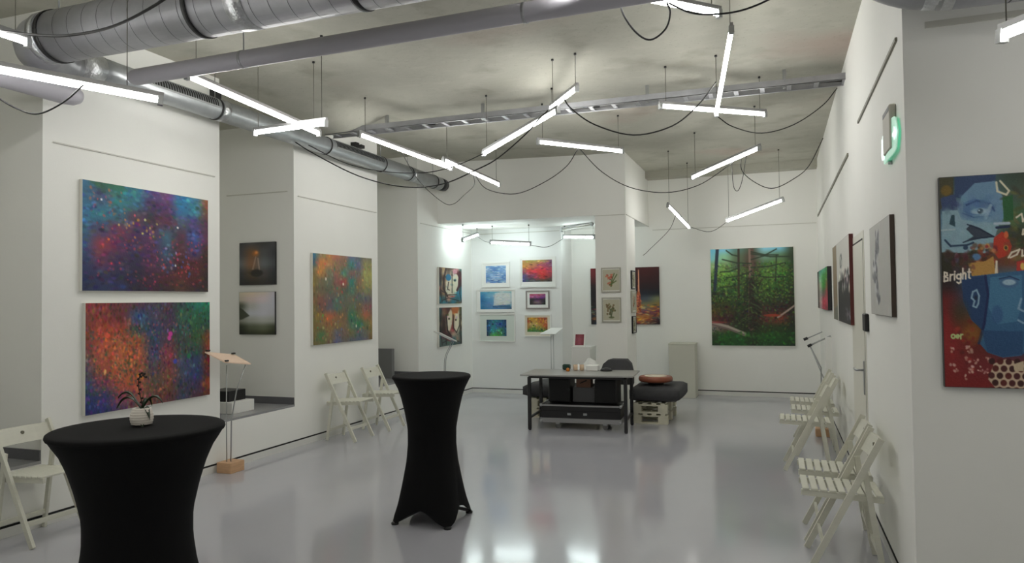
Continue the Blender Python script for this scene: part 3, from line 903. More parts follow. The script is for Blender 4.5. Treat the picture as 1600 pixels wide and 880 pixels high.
# ---- two angular portraits in the alcove
def portrait(seed, two):
    a = Art(56, 84, seed=seed)
    a.grid(['5c4030 b89c74 4c3c34 746454 d8a8a0 3c8478', '4c3024 c8b088 7c6c5c e0d4bc 6c2c30 48302c', '3c3c38 6c4c34 e0d8c4 e8e4d0 5c2428 7c3c3c', '304c58 a88468 ded8c0 e0e8c8 502428 5c3030',
            'c89078 5c4834 e4dcc4 dce8c0 6c8480 307c88', '3c3028 a07c5c a0a088 d8d4b8 3c88a0 3490a8', '44808c 3c6468 d89c88 4c7c84 38707c 4090a0', '28545c 408c98 3c5458 308498 6c5c50 88786c'])
    if two:
        a.grid(['305c64 7c4c3c 4c3028 b0683c b8703c 4c5838', '28484c 8c6c54 5c3428 c88450 e0c8a0 34402c', '304030 4c2820 e4d8bc 94603c e8e0c4 5c4c34', '8c7c64 3c201c e8e0c8 7c4434 ece4c8 c8b890', '343028 401c1c c0a084 882c30 e4dcc0 4c3c30', '4c7478 5c2830 3c1c1c c8a890 98907c 3c5c54', '38504c 5c5c54 882c34 3c6870 a0907c 344440', '2c4440 48605c 406468 3c5c5c 505c54 38443c'])
        for u, v in ((0.45, 0.34), (0.75, 0.38)):
            a.ell(u, v, 0.11, 0.3, 'ece2c8', 0.85, 0.1, 0.15)
            a.ell(u - .03, v - 0.04, 0.045, 0.035, '3c2420', 0.9)
        a.poly([(0.55, 0.02), (0.85, 0.02), (0.8, 0.18), (0.58, 0.14)], 'c07038')
        a.line([(0.3, 0.2), (0.35, 0.6), (0.5, 0.75)], 3, '2c1818').line([(0.6, 0.2), (0.62, 0.55), (0.74, 0.68), (0.88, 0.5), (0.9, 0.2)], 2, '2c1c18')
        a.poly([(0.02, 0.78), (0.5, 0.9), (0.5, 1), (0.02, 1)], '5c6c64')
    else:
        a.ell(0.4, 0.27, 0.13, 0.1, '2c7ca0', 1, 0, 0.15)
        a.ell(0.72, 0.42, 0.15, 0.28, 'e8e4cc', 1, 0.05, 0.12).ell(0.68, 0.34, 0.07, 0.035, '40706c').ell(0.68, 0.34, 0.03, 0.02, '1c2420')
        a.poly([(0.3, 0.38), (0.52, 0.38), (0.56, 0.72), (0.26, 0.74)], 'e6dcc4').line([(0.4, 0.4), (0.36, 0.6), (0.44, 0.62)], 2, '3c2820')
        a.line([(0.3, 0.03), (0.2, 0.3), (0.2, 0.6), (0.35, 0.8)], 4, '3c241c').line([(0.9, 0.1), (0.86, 0.5), (0.78, 0.62)], 5, '502028')
        a.line([(0.56, 0.1), (0.55, 0.7)], 2, '2c2420').line([(0.3, 0.76), (0.75, 0.74)], 2, '4c2820').ell(0.58, 0.8, 0.12, 0.02, 'd86058')
        a.poly([(0.58, 0.04), (0.8, 0.02), (0.78, 0.14), (0.6, 0.16)], 'd8a0a8')
    a.dabs(50, .05, .03, .25, al=.6)
    for q in (((.1, .05), (.05, .5), (.12, .95)), ((.95, .3), (.9, .7), (.97, .95)), ((.15, .9), (.4, .84), (.85, .92)), ((.05, .62), (.25, .7), (.3, .95))):
        a.line(q, 2, '241c1c', .8)
    return a


canvas(portrait(21, False), (XL, 10.46, 2.17), YP, XP, 0.88, 0.59, 'angular multicoloured face canvas, upper of two in alcove', gain=1.1)
canvas(portrait(22, True), (XL, 10.45, 1.52), YP, XP, 0.88, 0.63, 'angular canvas of two pale faces, lower of two in alcove', gain=1.1)

# ---- six framed pictures on the alcove wall
YA = 11.85
a = Art(60, 42, seed=31).grid(['7ca8d8 6c98cc 88b0dc', 'a8c4e4 5c88c4 90b4e0', '5c8cc8 b0cce8 4c7cbc', '88a8d8 5c84c0 a0bce0'])
a.dabs(160, 0.09, 0.02, 0.12, cols=['3c70b4', '6c9cd4', 'b8d4f0', '4c80c0', 'd8e8f4'], al=0.8, rot=(-.3, .3))
framed(a, (-4.916, YA, 2.30), XP, YM, 0.527, 0.445, 'framed blue wave study, top left of six alcove pictures', 0.022, (0.15, 0.15, 0.87, 0.83), M_PAPER, gain=1.1, mm=M_PAPER)
a = Art(70, 40, seed=32).grid(['58a8cc 6cb4d0 90c8d8 a8d4dc', '3c88bc 88bcd8 c8e0e8 b8d4dc', '3478b0 60a0cc d8e4e8 c0d4dc', '4c90c0 6898cc d0d8e4 90b8cc', '3080b0 5898c8 4c84b4 306488'])
a.poly([(.48, .1), (.62, .04), (.95, .1), (.96, .7), (.6, .78), (.42, .82)], 'dce6e8', .85).poly([(.4, .8), (.7, .76), (.95, .78), (.95, .88), (.4, .9)], '3c6c98', .8)
a.dabs(150, 0.07, 0.02, 0.14, al=0.6, rot=(-.25, .25)).dabs(20, 0.05, 0.05, 0.05, (0.45, 0.2, 0.95, 0.6), ['dce8ec', 'c8dce4'], 0.6)
framed(a, (-5.02, YA, 1.815), XP, YM, 0.72, 0.40, 'wide blue and white sea picture, middle left of six alcove pictures', 0.015, (0.10, 0.09, 0.92, 0.86), M_WHITE, gain=1.1)
a = Art(50, 40, seed=33).grid(['28506c 2c7c8c 307c90 285880', '305c94 3c8ca4 3468a0 2c5c88', '28588c 3c9c98 4c9c70 28688c', '2c5470 5cb058 4c9c60 2c6484'])
a.dabs(190, 0.04, 0.05, 0.24, al=0.8, rot=(1.2, 1.9))
framed(a, (-4.976, YA, 1.39), XP, YM, 0.68, 0.495, 'framed teal picture with broad pale mount, bottom left of six', 0.018, (0.21, 0.21, 0.76, 0.79), M_WHITE, mat('pale_green_mount', (214, 222, 214), 0.8), gain=1.1)
a = Art(60, 44, seed=34).grid(['b07c48 a88c48 b09050 7c4c60', 'b88438 c0784c b04c60 8c4464', 'a05c58 d04040 d83c3c b84050', '5c5078 90485c c83c3c 984048', '54487c 4c4c50 5c5048 3c5040'])
a.dabs(200, 0.06, 0.03, 0.22, al=0.8, rot=(-.4, .4))
framed(a, (-4.204, YA, 2.365), XP, YM, 0.654, 0.525, 'framed red and gold landscape, top right of six alcove pictures', 0.03, (0.08, 0.1, 0.9, 0.82), M_WHITE, gain=1.1)
a = Art(44, 32, seed=35).grid(['a83850 b8506c 8c4468', 'c878a0 a85c90 94508c', '3c3040 4c2c50 38283c', '30282c 8c6c7c 28242c', '403038 503844 302830'])
a.dabs(110, 0.09, 0.03, 0.24, al=0.8, rot=(-.2, .2))
framed(a, (-4.094, YA, 1.785), XP, YM, 0.424, 0.318, 'small framed pink and black sunset, middle right of six', 0.022, (0.16, 0.18, 0.84, 0.77), mat('grey_frame', (140, 132, 128), 0.5), gain=1.1)
a = Art(56, 40, seed=36).grid(['c88c3c d09c3c c8703c b8684c', 'c0683c d8a84c c87c3c c88850', 'c89858 d8b878 d0a048 c8603c', 'b08c48 88a04c a89848 b87038', '5c8c44 488c48 4c8c44 648c44'])
a.dabs(190, 0.04, 0.06, 0.22, al=0.8).dabs(30, 0.03, 0.04, 0.08, (0, 0.75, 1, 1), ['3c7c3c', '58a048'], 0.8)
framed(a, (-4.135, YA, 1.375), XP, YM, 0.49, 0.385, 'framed orange meadow, bottom right of six alcove pictures', 0.02, (0.12, 0.14, 0.87, 0.78), M_PAPER, mat('cream_mount', (224, 216, 196), 0.8), gain=1.1)

# ---- pillar prints
def flower(seed, red):
    a = Art(44, 52, (196, 192, 168), seed)
    if red:
        for _ in range(16):
            g = a.rng
            a.ell(g.uniform(.2, .6), g.uniform(.18, .75), .09, .05, ['c86048', 'b84c3c', 'd07858'][g.integers(3)], .7, g.uniform(0, 3))
        for p in (((.85, .25), (.62, .55), (.5, .8)), ((.7, .2), (.55, .5), (.5, .8)), ((.8, .55), (.6, .65), (.4, .72))):
            a.line(p, 3, '60703c', .85)
        a.ell(.45, .47, .05, .05, '8c3028')
    else:
        for _ in range(26):
            g = a.rng
            a.ell(g.uniform(.2, .75), g.uniform(.22, .7), .07, .06, ['6c7450', '585c3c', '8c8058', '7c6848'][g.integers(4)], .8, g.uniform(0, 3))
        for u in (.4, .5, .6):
            a.line([(u, .45), (.48, .85)], 2, '586040', .8)
        a.ell(.5, .85, .2, .06, '646c48', .8)
    return a


M_PFRAME = mat('silver_grey_frame', (172, 170, 156), 0.4, metal=0.3)
framed(flower(41, True), (-2.445, 10.5, 2.085), XP, YM, 0.29, 0.365, 'small framed red flower print, upper of two on pillar front', 0.018, (0.08, 0.08, 0.92, 0.92), M_PFRAME, gain=1.2)
framed(flower(42, False), (-2.442, 10.5, 1.645), XP, YM, 0.285, 0.365, 'small framed green bouquet print, lower of two on pillar front', 0.018, (0.08, 0.08, 0.92, 0.92), M_PFRAME, gain=1.2)
framed(flower(43, False), (-2.07, 10.80, 2.05), YP, XP, 0.31, 0.28, 'framed print on right flank of pillar, topmost of three', 0.015, (0.1, 0.1, 0.9, 0.9), M_BLACKM, gain=1.1)
framed(flower(44, True), (-2.07, 10.78, 1.74), YP, XP, 0.34, 0.33, 'framed print on right flank of pillar, middle of three', 0.02, (0.1, 0.1, 0.9, 0.9), M_PFRAME, gain=1.1)
framed(flower(45, False), (-2.07, 10.82, 1.36), YP, XP, 0.28, 0.26, 'framed print on right flank of pillar, lowest of three', 0.015, (0.1, 0.1, 0.9, 0.9), M_BLACKM, gain=1.1)

# ---- red night town with a spire (far wall, partly behind the pillar)
a = Art(130, 110, seed=51).grid(['701820 5c1818 4c1418 481416 501618 4c1418', '681a20 601818 501616 441214 481416 401214', '4c1418 5c1618 58181a 401416 3c1216 381216',
                                 '241014 3c1216 501a18 38181c 2c141a 2c1218', '181014 281216 803c28 2c2028 20202c 1c1a20', '20181c 281a20 a05c38 34343c 4c5058 7c7c58', '2c2420 58343c 604838 5c4854 7c7450 8c7038',
                                 '343038 4c4048 3c4450 8c5038 74505c 803038', '3c3438 28404c 2c4854 a86830 b87838 3c2430', '282024 2c2c30 243038 5c3c34 603838 2c1820'])
a.poly([(.703, .08), (.69, .42), (.672, .5), (.668, .8), (.735, .8), (.732, .5), (.718, .42), (.711, .08)], 'b8603c', .95)
a.line([(.707, .05), (.707, .42)], 1.6, 'e8b090', .9).line([(.69, .5), (.685, .78)], 2, 'd88c60', .7).line([(.72, .5), (.722, .78)], 2, '7c3428', .8)
a.dabs(40, .012, .02, .1, (.66, .5, .74, .8), ['8c4030', 'd08058', '5c2c24'], .7)
a.dabs(240, .012, .045, .1, (0, .66, 1, 1), ['c88c38', 'd8a040', '7c3038', 'a8a870', '283c50', 'b85030', 'd8c890', '5c2028'], .75, (1.2, 1.9))
a.dabs(50, .01, .03, .1, (0, .6, .3, .95), ['181014', '1c1418', '3c3034', '8c8c78'], .8, (1.2, 1.9))
canvas(a, (-3.10, 12.5, 2.165), XP, YM, 1.20, 0.985, 'dark red night town canvas with lit spire behind the pillar', 0.03, M_BLACKM, 1.3)

# ---- forest
a = Art(150, 180, seed=61).grid(['74c4d8 84c8d8 5c8478 4c5840 84c0cc 74b8c8 3c4c34', '84c8cc 94c8a0 5c7050 544838 6c9078 5c7c58 2c3c24', '98b478 7c9c5c 4c6440 4c4030 4c6c34 5c8038 2c4424',
                                 '789c50 6c9c40 547c38 3c3c28 547c30 4c7c30 28401f', '507438 5c8838 446c30 30341f 486c2c 3c6028 28381f', '2c3c30 30482c 3c5c30 2c301f 3c5828 304c24 283020', '383c24 3c4c24 344828 28241c 344424 3c3828 2c2c20',
                                 '5c5828 403c20 344024 28241c 48302c 3c2c24 30301f', '5c3028 402024 2c3020 302820 5c382c 7c3c28 2c3020', '8c8478 5c4c40 2c381f 28281c 303c20 2c4420 24341f', '2c3c20 2c5c24 245020 28401f 28581f 244c1f 20381c', '243420 1f4c20 20481f 24301f 204020 1c3c1c 1c281a'])
a.dabs(1500, .014, .014, .16, (0, .14, 1, .75), al=.65)
a.dabs(500, .012, .012, .1, (0, .22, 1, .55), ['88b048', '6c9838', '98b858', '4c7c28', '3c6824'], .55)
a.dabs(500, .012, .012, .1, (0, .3, 1, .85), ['1c2416', '24301c', '2c3820'], .5)
a.line([(.09, 0), (.07, .2), (.05, .42)], 6, '2c3c48').line([(.35, 0), (.34, .5)], 4, '3c3424').line([(.50, 0), (.49, .35), (.48, .82)], 9, '5c4c3c').line([(.50, .3), (.485, .8)], 9, '30281f')
a.line([(.48, .02), (.485, .3)], 4, '8c7868', .7)
for (x0, y0), (x1, y1) in (((.5, .04), (.82, .08)), ((.5, .12), (.8, .02)), ((.5, .2), (.9, .16)), ((.5, .16), (.15, .11)), ((.5, .24), (.2, .3)), ((.34, .08), (.2, .02)), ((.5, .06), (.95, .1)), ((.8, .08), (.78, .34)), ((.5, .28), (.9, .3)), ((.5, .34), (.12, .4)), ((.35, .2), (.12, .24))):
    a.line([(x0, y0), ((x0 + x1) / 2, (y0 + y1) / 2 + .015), (x1, y1)], 2.5, '2c3c28', .85)
for k in range(60):
    y = a.rng.uniform(.28, .8)
    L = (.05 + .22 * (y - .25)) * a.rng.uniform(.5, 1.1)
    sgn = a.rng.choice((-1, 1))
    a.line([(.49, y), (.49 + sgn * L * .6, y + .02), (.49 + sgn * L, y + .055)], a.rng.uniform(1, 2.4), ['3c4c30', '546c3c', '283420', '1f2a1a'][k % 4], .55)
a.dabs(900, .011, .014, .14, (0, .16, 1, .86), ['24301c', '304420', '46602c', '5c7c38', '1c2416', '3c3c24'], .55)
a.line([(.0, .765), (.2, .81), (.4, .88)], 7, '989080').line([(.0, .78), (.2, .825), (.4, .89)], 3, '6c6058')
a.line([(.8, .71), (.92, .64), (1, .59)], 3, '9c8c7c').ell(.73, .69, .12, .015, '9c4028', .8).ell(.08, .76, .15, .012, '8c3030', .6)
a.dabs(260, .02, .012, .1, (0, .86, 1, 1), ['2c6428', '24541f', '1c3c1c', '3c7c34'], .6)
canvas(a, (-1.045, 12.5, 2.43), XP, YM, 1.295, 1.6, 'large green forest canvas with fallen log on the far wall', 0.035, gain=1.5)

# ---- blue face painting with lettering (right front wall)
AW, AH, WV = 320, 330, 0.90


def bp(x, y):
    """art coordinates of the face painting, measured on a sketch of its left 137 of 340 units"""
    v = (y - 280 + 10 * (x - 1463) / 137) / (324.0 + 9 * (x - 1463) / 137)
    return ((x - 1463 - 17 * min(1, max(0, v))) / 338.0, v)


a = Art(AW, AH, (60, 40, 34), 71)
a.grid(['2c3830 4c6c88 3c4c40 4c4430 3c3c2c 34382c 3c3024', '34444c 7094ac 4c5c50 5c5030 4c4028 403828 34281f', '5c7c94 88a8b8 487050 4c4830 3c3024 442c24 382420', '6c8ca0 8cacb8 404038 38281f 5c3028 502c28 3c2420',
        '34301f 5c3c34 7c4430 382024 7c3028 602828 402020', '301c1c 3c5c78 4c7890 3c6480 3c5870 482c30 401c20', '74201f 345878 4c7890 3c6c8c 34587c 502028 4c1c20', '8c2424 70481f 3c6484 345878 304c70 58201f 541c20',
        '902828 6c2820 30405c 2c4868 34405c 60241f 5c1c1f', '882424 78282c 7c3034 5c2c30 7c4030 68281f 5c1f1f', '84201f 801f20 783034 582828 7c3834 64241f 541c1c'])
P = bp


def pp(*pts):
    return [P(x, y) for x, y in pts]


a.poly(pp((1463, 280), (1486, 279), (1487, 312), (1466, 330)), '4c4830').ell(*P(1475, 300), .03, .03, '806420', .8)
a.poly(pp((1466, 312), (1490, 305), (1494, 332), (1469, 332)), '3c4c70')
a.poly(pp((1488, 279), (1553, 274), (1552, 290), (1520, 300), (1500, 312), (1489, 310)), '34486c')
a.poly(pp((1500, 308), (1520, 288), (1552, 284), (1565, 310), (1567, 340), (1562, 350), (1500, 345), (1494, 330)), '7090ac')
a.poly(pp((1469, 332), (1494, 330), (1500, 345), (1560, 350), (1552, 375), (1545, 396), (1470, 396)), '8ca8b4')
a.poly(pp((1502, 318), (1520, 312), (1545, 315), (1553, 325), (1545, 336), (1515, 338), (1503, 332)), '5878a0')
a.ell(*P(1530, 331), .05, .018, 'a8c0cc', .9, soft=.3).ell(*P(1530, 331), .016, .015, '3c4c5c', 1, soft=.3).ell(*P(1528, 330), .004, .005, 'd8e0e4')
a.line(pp((1508, 322), (1524, 315), (1545, 320), (1552, 330)), 3, '34507c').line(pp((1503, 335), (1520, 341), (1545, 338)), 2, '486890').line(pp((1538, 342), (1546, 322)), 5, '9cb4c4', .8)
a.dabs(160, .03, .012, .05, (.02, .1, .28, .34), al=.4)
a.poly(pp((1484, 338), (1489, 337), (1491, 356), (1481, 352)), '2c4c58').line(pp((1468, 362), (1490, 360)), 3, 'b0c0c4', .7)
a.poly(pp((1515, 352), (1530, 357), (1548, 367), (1551, 371), (1530, 374), (1512, 378), (1504, 380), (1520, 370), (1508, 359)), '3c4454').line(pp((1510, 352), (1528, 358), (1552, 370), (1520, 374), (1504, 380)), 2, '1c2c44')
a.line(pp((1475, 377), (1484, 386), (1510, 384), (1520, 380)), 3, '243c58').ell(*P(1508, 388), .014, .012, '2c4460')
a.poly(pp((1552, 372), (1564, 362), (1573, 366), (1580, 384), (1576, 398), (1560, 404), (1551, 392)), 'b83c28').ell(*P(1571, 367), .012, .02, 'd0683c').ell(*P(1571, 387), .012, .015, 'e0b048').ell(*P(1571, 387), .008, .01, '201814')
a.dabs(140, .012, .012, .1, (.14, .33, .26, .47), ['8c5c30', 'a0402c', '5c3020', 'c88c50', '3c2c28', '682428'], .8)
a.poly(pp((1512, 412), (1540, 408), (1552, 400), (1556, 428), (1520, 434)), 'b88c4c').ell(*P(1524, 402), .03, .02, '5c80a8')
a.poly(pp((1470, 397), (1500, 396), (1506, 410), (1472, 432)), '34301f').ell(*P(1494, 404), .012, .03, '906c7c', .8).dabs(40, .012, .02, .1, (.02, .36, .16, .46), ['5c2c34', '34341f', '4c3c38'], .7)
a.line(pp((1554, 286), (1556, 300), (1570, 305), (1574, 299), (1560, 284)), 3, 'd8d0b8')
a.dabs(40, .012, .03, .1, (.3, .08, .42, .4), ['5c5428', '3c4428', '807040'], .6)
a.poly(pp((1564, 310), (1580, 305), (1582, 344), (1567, 346)), '2c6038').line(pp((1553, 350), (1575, 349)), 4, 'b0bcc8').line(pp((1556, 356), (1575, 354)), 4, '203050')
for q in (((1575, 402), (1580, 394), (1592, 389), (1588, 397), (1578, 402)), ((1596, 390), (1596, 399), (1601, 398)), ((1586, 340), (1594, 334), (1596, 346), (1600, 338)), ((1597, 358), (1596, 366), (1601, 364)), ((1556, 426), (1557, 408), (1558, 426))):
    a.line(pp(*q), 2.5, 'e0d4c0')
a.poly(pp((1588, 408), (1600, 405), (1600, 425), (1588, 425)), 'b83c34').ell(*P(1597, 415), .012, .02, 'd8b060')
# lower head turned away with an ear
a.poly(pp((1503, 434), (1600, 421), (1610, 540), (1598, 552), (1570, 556), (1546, 549), (1533, 535), (1538, 515), (1520, 500), (1506, 470)), '3c6488')
a.poly(pp((1503, 434), (1542, 430), (1546, 460), (1541, 500), (1536, 515), (1519, 498), (1506, 470)), '28446c')
a.line(pp((1540, 431), (1545, 460), (1540, 505), (1532, 535)), 4, '1c2c58')
a.poly(pp((1548, 433), (1596, 428), (1598, 470), (1590, 500), (1560, 505), (1546, 480)), '5080a0', .8)
a.poly(pp((1536, 515), (1600, 515), (1600, 550), (1570, 555), (1546, 548)), '2c4c74', .8).ell(*P(1560, 490), .03, .05, '3c5c88', .7).ell(*P(1577, 440), .05, .03, '4c6c90')
a.ell(*P(1577, 440), .035, .016, 'a0b8c8').line(pp((1562, 435), (1578, 431), (1592, 436)), 2, '2c4468')
a.line(pp((1519, 466), (1521, 456), (1527, 453), (1531, 462), (1530, 474), (1527, 480), (1522, 478), (1524, 470), (1520, 466)), 2.5, '90acc0').ell(*P(1526, 465), .008, .012, '1c2c44')
a.line(pp((1596, 465), (1592, 480), (1600, 484)), 3, '88a4bc').line(pp((1592, 498), (1600, 502)), 3, '88a4bc')
# orange and olive patches, spots and honeycomb
a.ell(*P(1520, 522), .06, .06, '8c5c24', .85, soft=.6).ell(*P(1500, 490), .06, .09, '3c3c1f', .6, soft=.8)
a.dabs(50, .012, .012, .1, (.03, .68, .14, .95), ['a02c2c', '7c1f20', '601c1c'], .5)
for x, y in ((1493, 546), (1518, 547), (1516, 560), (1520, 572), (1491, 568), (1498, 578), (1522, 580), (1528, 564), (1536, 574), (1545, 578), (1515, 588), (1516, 541), (1547, 560)):
    a.dabs(5, .008, .006, .05, (P(x, y)[0] - .012, P(x, y)[1] - .012, P(x, y)[0] + .012, P(x, y)[1] + .012), ['d8b8a8', 'c8a090'], .9)
a.poly(pp((1556, 566), (1575, 558), (1610, 566), (1640, 575), (1640, 604), (1560, 604), (1548, 590)), 'c8b098')
for i in range(9):
    for j in range(5):
        x, y = 1553 + i * 13 + (j % 2) * 6, 562 + j * 11
        a.ell(*P(x, y), .017, .017, ['3c1818', '5c201c', '4c1c20'][(i + j) % 3], .95, soft=.25)
a.poly(pp((1586, 566), (1602, 560), (1602, 576), (1588, 576)), 'c8b498')


def letters(strokes, x, y, s, c, wd, slope=0.0):
    for st in strokes:
        a.line([P(x + px * s, y - py * s - slope * px * s) for px, py in st], wd, c)


arc = lambda cx, cy, r, a0, a1, n=9: [(cx + r * math.cos(R(a0 + (a1 - a0) * i / n)), cy + r * math.sin(R(a0 + (a1 - a0) * i / n))) for i in range(n + 1)]
LET = {'B': [[(0, 0), (0, 1.5)], [(0, 1.5), (.45, 1.4), (.5, 1.0), (0, .8), (.6, .6), (.6, .15), (0, 0)]],
       'r': [[(0, 0), (0, 1)], [(0, .7), (.2, .95), (.45, 1)]],
       'i': [[(0, 0), (0, 1)], [(0, 1.3), (0.03, 1.38)]],
       'g': [arc(.3, .5, .38, 30, 390), [(.62, 1), (.62, -.4), (.3, -.6), (0, -.4)]],
       'h': [[(0, 0), (0, 1.7)], [(0, .7), (.3, 1), (.5, .8), (.5, 0)]],
       't': [[(.2, 1.5), (.2, .1), (.4, 0)], [(0, 1), (.45, 1)]],
       'O': [arc(.35, .5, .42, 0, 360, 12)],
       'e': [[(0, .5), (.6, .5)], arc(.3, .5, .36, 0, 300)]}
x = 1475
for ch, adv in (('B', 9.5), ('r', 7), ('i', 4), ('g', 9), ('h', 8), ('t', 5)):
    letters(LET[ch], x, 441 - (x - 1475) * 0.16, 9.5, 'e8dccc', 2.4)
    x += adv
x = 1489
for ch, adv in (('O', 7.5), ('e', 7), ('r', 4)):
    letters(LET[ch], x, 529, 7, 'b8c888', 2.2)
    x += adv
a.noise(.012)
canvas(a, (0.758, 4.1, 2.20), XP, YM, WV, 1.03, 'dark canvas with blue face fragments and word Bright on right wall', 0.035, M_BLACKM, 1.25)

# ---- right wall, seen at a slant
XM = (-1, 0, 0)
a = Art(80, 60, seed=81).grid(['3c3c34 58a08c 6cc0a0 48a060', '443c34 90c8a0 48a848 5c8c48', '5c4840 b8c8a8 3c9c38 8c7048', '4c3c38 a0a098 70705c b04850', '3c3430 c8b0a8 c84058 c85868', '2c2824 b89c98 a83848 904048'])
a.dabs(160, .02, .06, .15, al=.7, rot=(1.2, 1.9))
canvas(a, (XR, 11.9, 1.99), YM, XM, 2.3, 0.54, 'green and pink streaked canvas, farthest on the right wall', 0.05, M_BLACKM, 1.3)
a = Art(110, 70, (205, 203, 196), 82)
a.poly([(0, 0), (.28, 0), (.3, 1), (0, 1)], '8c7c64').poly([(.36, .5), (1, .45), (1, 1), (.36, 1)], '201a1c').dabs(70, .03, .05, .1, (.4, .38, .98, .62), ['181416', '2c2426', 'd8d4cc'], .8)
a.ell(.55, .25, .08, .1, '4c5450', .8).ell(.55, .25, .05, .07, 'd0cec6').line([(.5, .32), (.6, .18)], 2, '3c4440').dabs(14, .02, .03, .1, (.75, .8, 1, 1), ['b8b8c0', '8890a0'], .8).poly([(0.05, .85), (.3, .8), (.3, 1), (.05, 1)], '687068', .7)
canvas(a, (XR, 8.84, 2.16), YM, XM, 1.98, 0.79, 'thick black, white and tan canvas on right wall beyond door', 0.035, mat('dark_red_canvas_edge', (92, 40, 38), 0.7), 1.3)
a = Art(80, 60, (190, 189, 184), 83)
a.dabs(120, .05, .05, .03, al=.4)
for _ in range(130):
    g = a.rng
    v = g.uniform(.1, .85)
    a.ell(.34 + .06 * math.sin(v * 9) + g.normal(0, .05), v, .035, .05, ['6c6c70', '848488', 'd8d8d8', '585860', 'c8c8c8'][g.integers(5)], .7, g.uniform(0, 3))
canvas(a, (XR, 5.46, 2.075), YM, XM, 0.94, 0.575, 'pale grey marbled sheet with shade-toned side edge near door', 0.025, mat('shaded_side_edge', (72, 60, 52), 0.7), 1.3)  # edge colour darkened to stand in for shade on the canvas side

# ================================================================== EXIT SIGN, SWITCH
ex = empty('exit_sign', (0.6, 4.49, 2.36), 'green glowing emergency exit sign on right wall beside the corner', 'sign')
MB().cbox((0.585, 4.36, 2.42), (XR - 0.001, 4.62, 2.66), 0.006).build('housing', mat('grey_sign_housing', (176, 172, 160), 0.5), ex)
MB().cbox((0.583, 4.37, 2.625), (0.5845, 4.60, 2.65), 0.0005).build('housing_slot', M_GREYBOX, ex)
ap = MB()
vs, fs = [], []
for i in range(13):                     # gently bowed acrylic plate with rounded ends
    t = i / 12
    y = 4.21 + 0.57 * t
    e_ = 0.10 * (1 - (1 - abs(2 * t - 1) ** 6) ** 0.5)
    x = 0.604 - 0.012 * math.sin(math.pi * t)
    vs += [(x, y, 2.38 + e_), (x, y, 2.58 - e_), (x + 0.006, y, 2.58 - e_), (x + 0.006, y, 2.38 + e_)]
for i in range(12):
    for q in range(4):
        q2 = (q + 1) % 4
        fs.append((i * 4 + q, i * 4 + q2, i * 4 + 4 + q2, i * 4 + 4 + q))
fs += [(3, 2, 1, 0), (48, 49, 50, 51)]
ap.add(vs, fs).build('acrylic_panel', emit('exit_green', (0.04, 0.50, 0.27), 0.5), ex)
e = MB()
X = 0.592


def fl(pts):
    e.add([(X, y, z) for y, z in pts] + [(X + 0.002, y, z) for y, z in pts], [tuple(range(len(pts))), tuple(range(2 * len(pts) - 1, len(pts) - 1, -1))])


fl([(4.70, 2.41), (4.70, 2.55), (4.65, 2.55), (4.65, 2.41)])                        # doorway
fl([(4.25, 2.47), (4.25, 2.49), (4.33, 2.49), (4.33, 2.47)])                        # arrow
fl([(4.27, 2.44), (4.22, 2.48), (4.27, 2.52)])
fl([(4.755, 2.46), (4.725, 2.46), (4.715, 2.51), (4.745, 2.51)])                    # running figure
fl([(4.745, 2.515), (4.72, 2.515), (4.72, 2.54), (4.745, 2.54)])
fl([(4.745, 2.46), (4.715, 2.42), (4.73, 2.41), (4.76, 2.455)])
e.build('pictogram', emit('exit_white', (0.75, 1.0, 0.88), 0.7), ex)
MB().tube([(0.60, 4.55, 2.372), (XR - 0.001, 4.55, 2.372)], 0.012, 10).build('standoff', M_STEEL, ex)

MB().cbox((XR - 0.03, 5.84, 1.36), (XR - 0.001, 6.0, 1.49), 0.006).build('wall_panel', M_BLACK, label='small black control box on right wall beside the door frame', cat='panel')

# ================================================================== FOLDING CHAIRS
CG = 'cream folding chairs along the walls'


def make_chair(label):
    o = empty('folding_chair', (0, 0, 0), label, 'chair', CG)
    hw = 0.2
    for s in (-1, 1):
        y = s * hw
        MB().bar((-0.195, y, 0.79), (0.20, y, 0.004), 0.022, 0.036).build('front_leg', M_CHAIR, o, True)
        MB().bar((-0.105, y - s * 0.024, 0.61), (-0.195, y - s * 0.024, 0.004), 0.02, 0.032).build('rear_leg', M_CHAIR, o, True)
        MB().bar((-0.21, y - s * 0.048, 0.425), (0.24, y - s * 0.048, 0.445), 0.02, 0.034).build('seat_rail', M_CHAIR, o, True)
    for k in range(9):
        x = -0.185 + k * 0.05
        MB().cbox((x - 0.019, -0.172, 0.442 + 0.044 * (x + .2)), (x + 0.019, 0.172, 0.456 + 0.044 * (x + .2)), 0.003).build('slat', M_CHAIR, o, True)
    # curved back board
    b = MB()
    n = 8
    vs, fs = [], []
    for i in range(n + 1):
        y = -0.19 + 0.38 * i / n
        bow = -0.022 * (1 - (y / 0.19) ** 2)
        for (dx, z) in ((0, .655), (0, .765), (-.014, .765), (-.014, .655)):
            vs.append((-0.124 - (z - .655) * .5 + bow + dx - .004, y, z))
    for i in range(n):
        for q in range(4):
            q2 = (q + 1) % 4
            fs.append((i * 4 + q, i * 4 + q2, i * 4 + 4 + q2, i * 4 + 4 + q))
    fs += [(0, 3, 2, 1), (n * 4, n * 4 + 1, n * 4 + 2, n * 4 + 3)]
    b.add(vs, fs).build('backrest', M_CHAIR, o, True)
    MB().tube([(-0.176, 0, 0.722), (-0.1865, 0, 0.722)], 0.012, 12).build('hand_hole', mat('dark_hole', (110, 108, 92), 0.8), o, True)
    MB().bar((0.126, -0.19, 0.15), (0.126, 0.19, 0.15), 0.03, 0.018, (0, 0, 1)).build('stretcher', M_CHAIR, o, True)
    MB().bar((-0.177, -0.168, 0.12), (-0.177, 0.168, 0.12), 0.03, 0.018, (0, 0, 1)).build('stretcher', M_CHAIR, o, True)
    return o


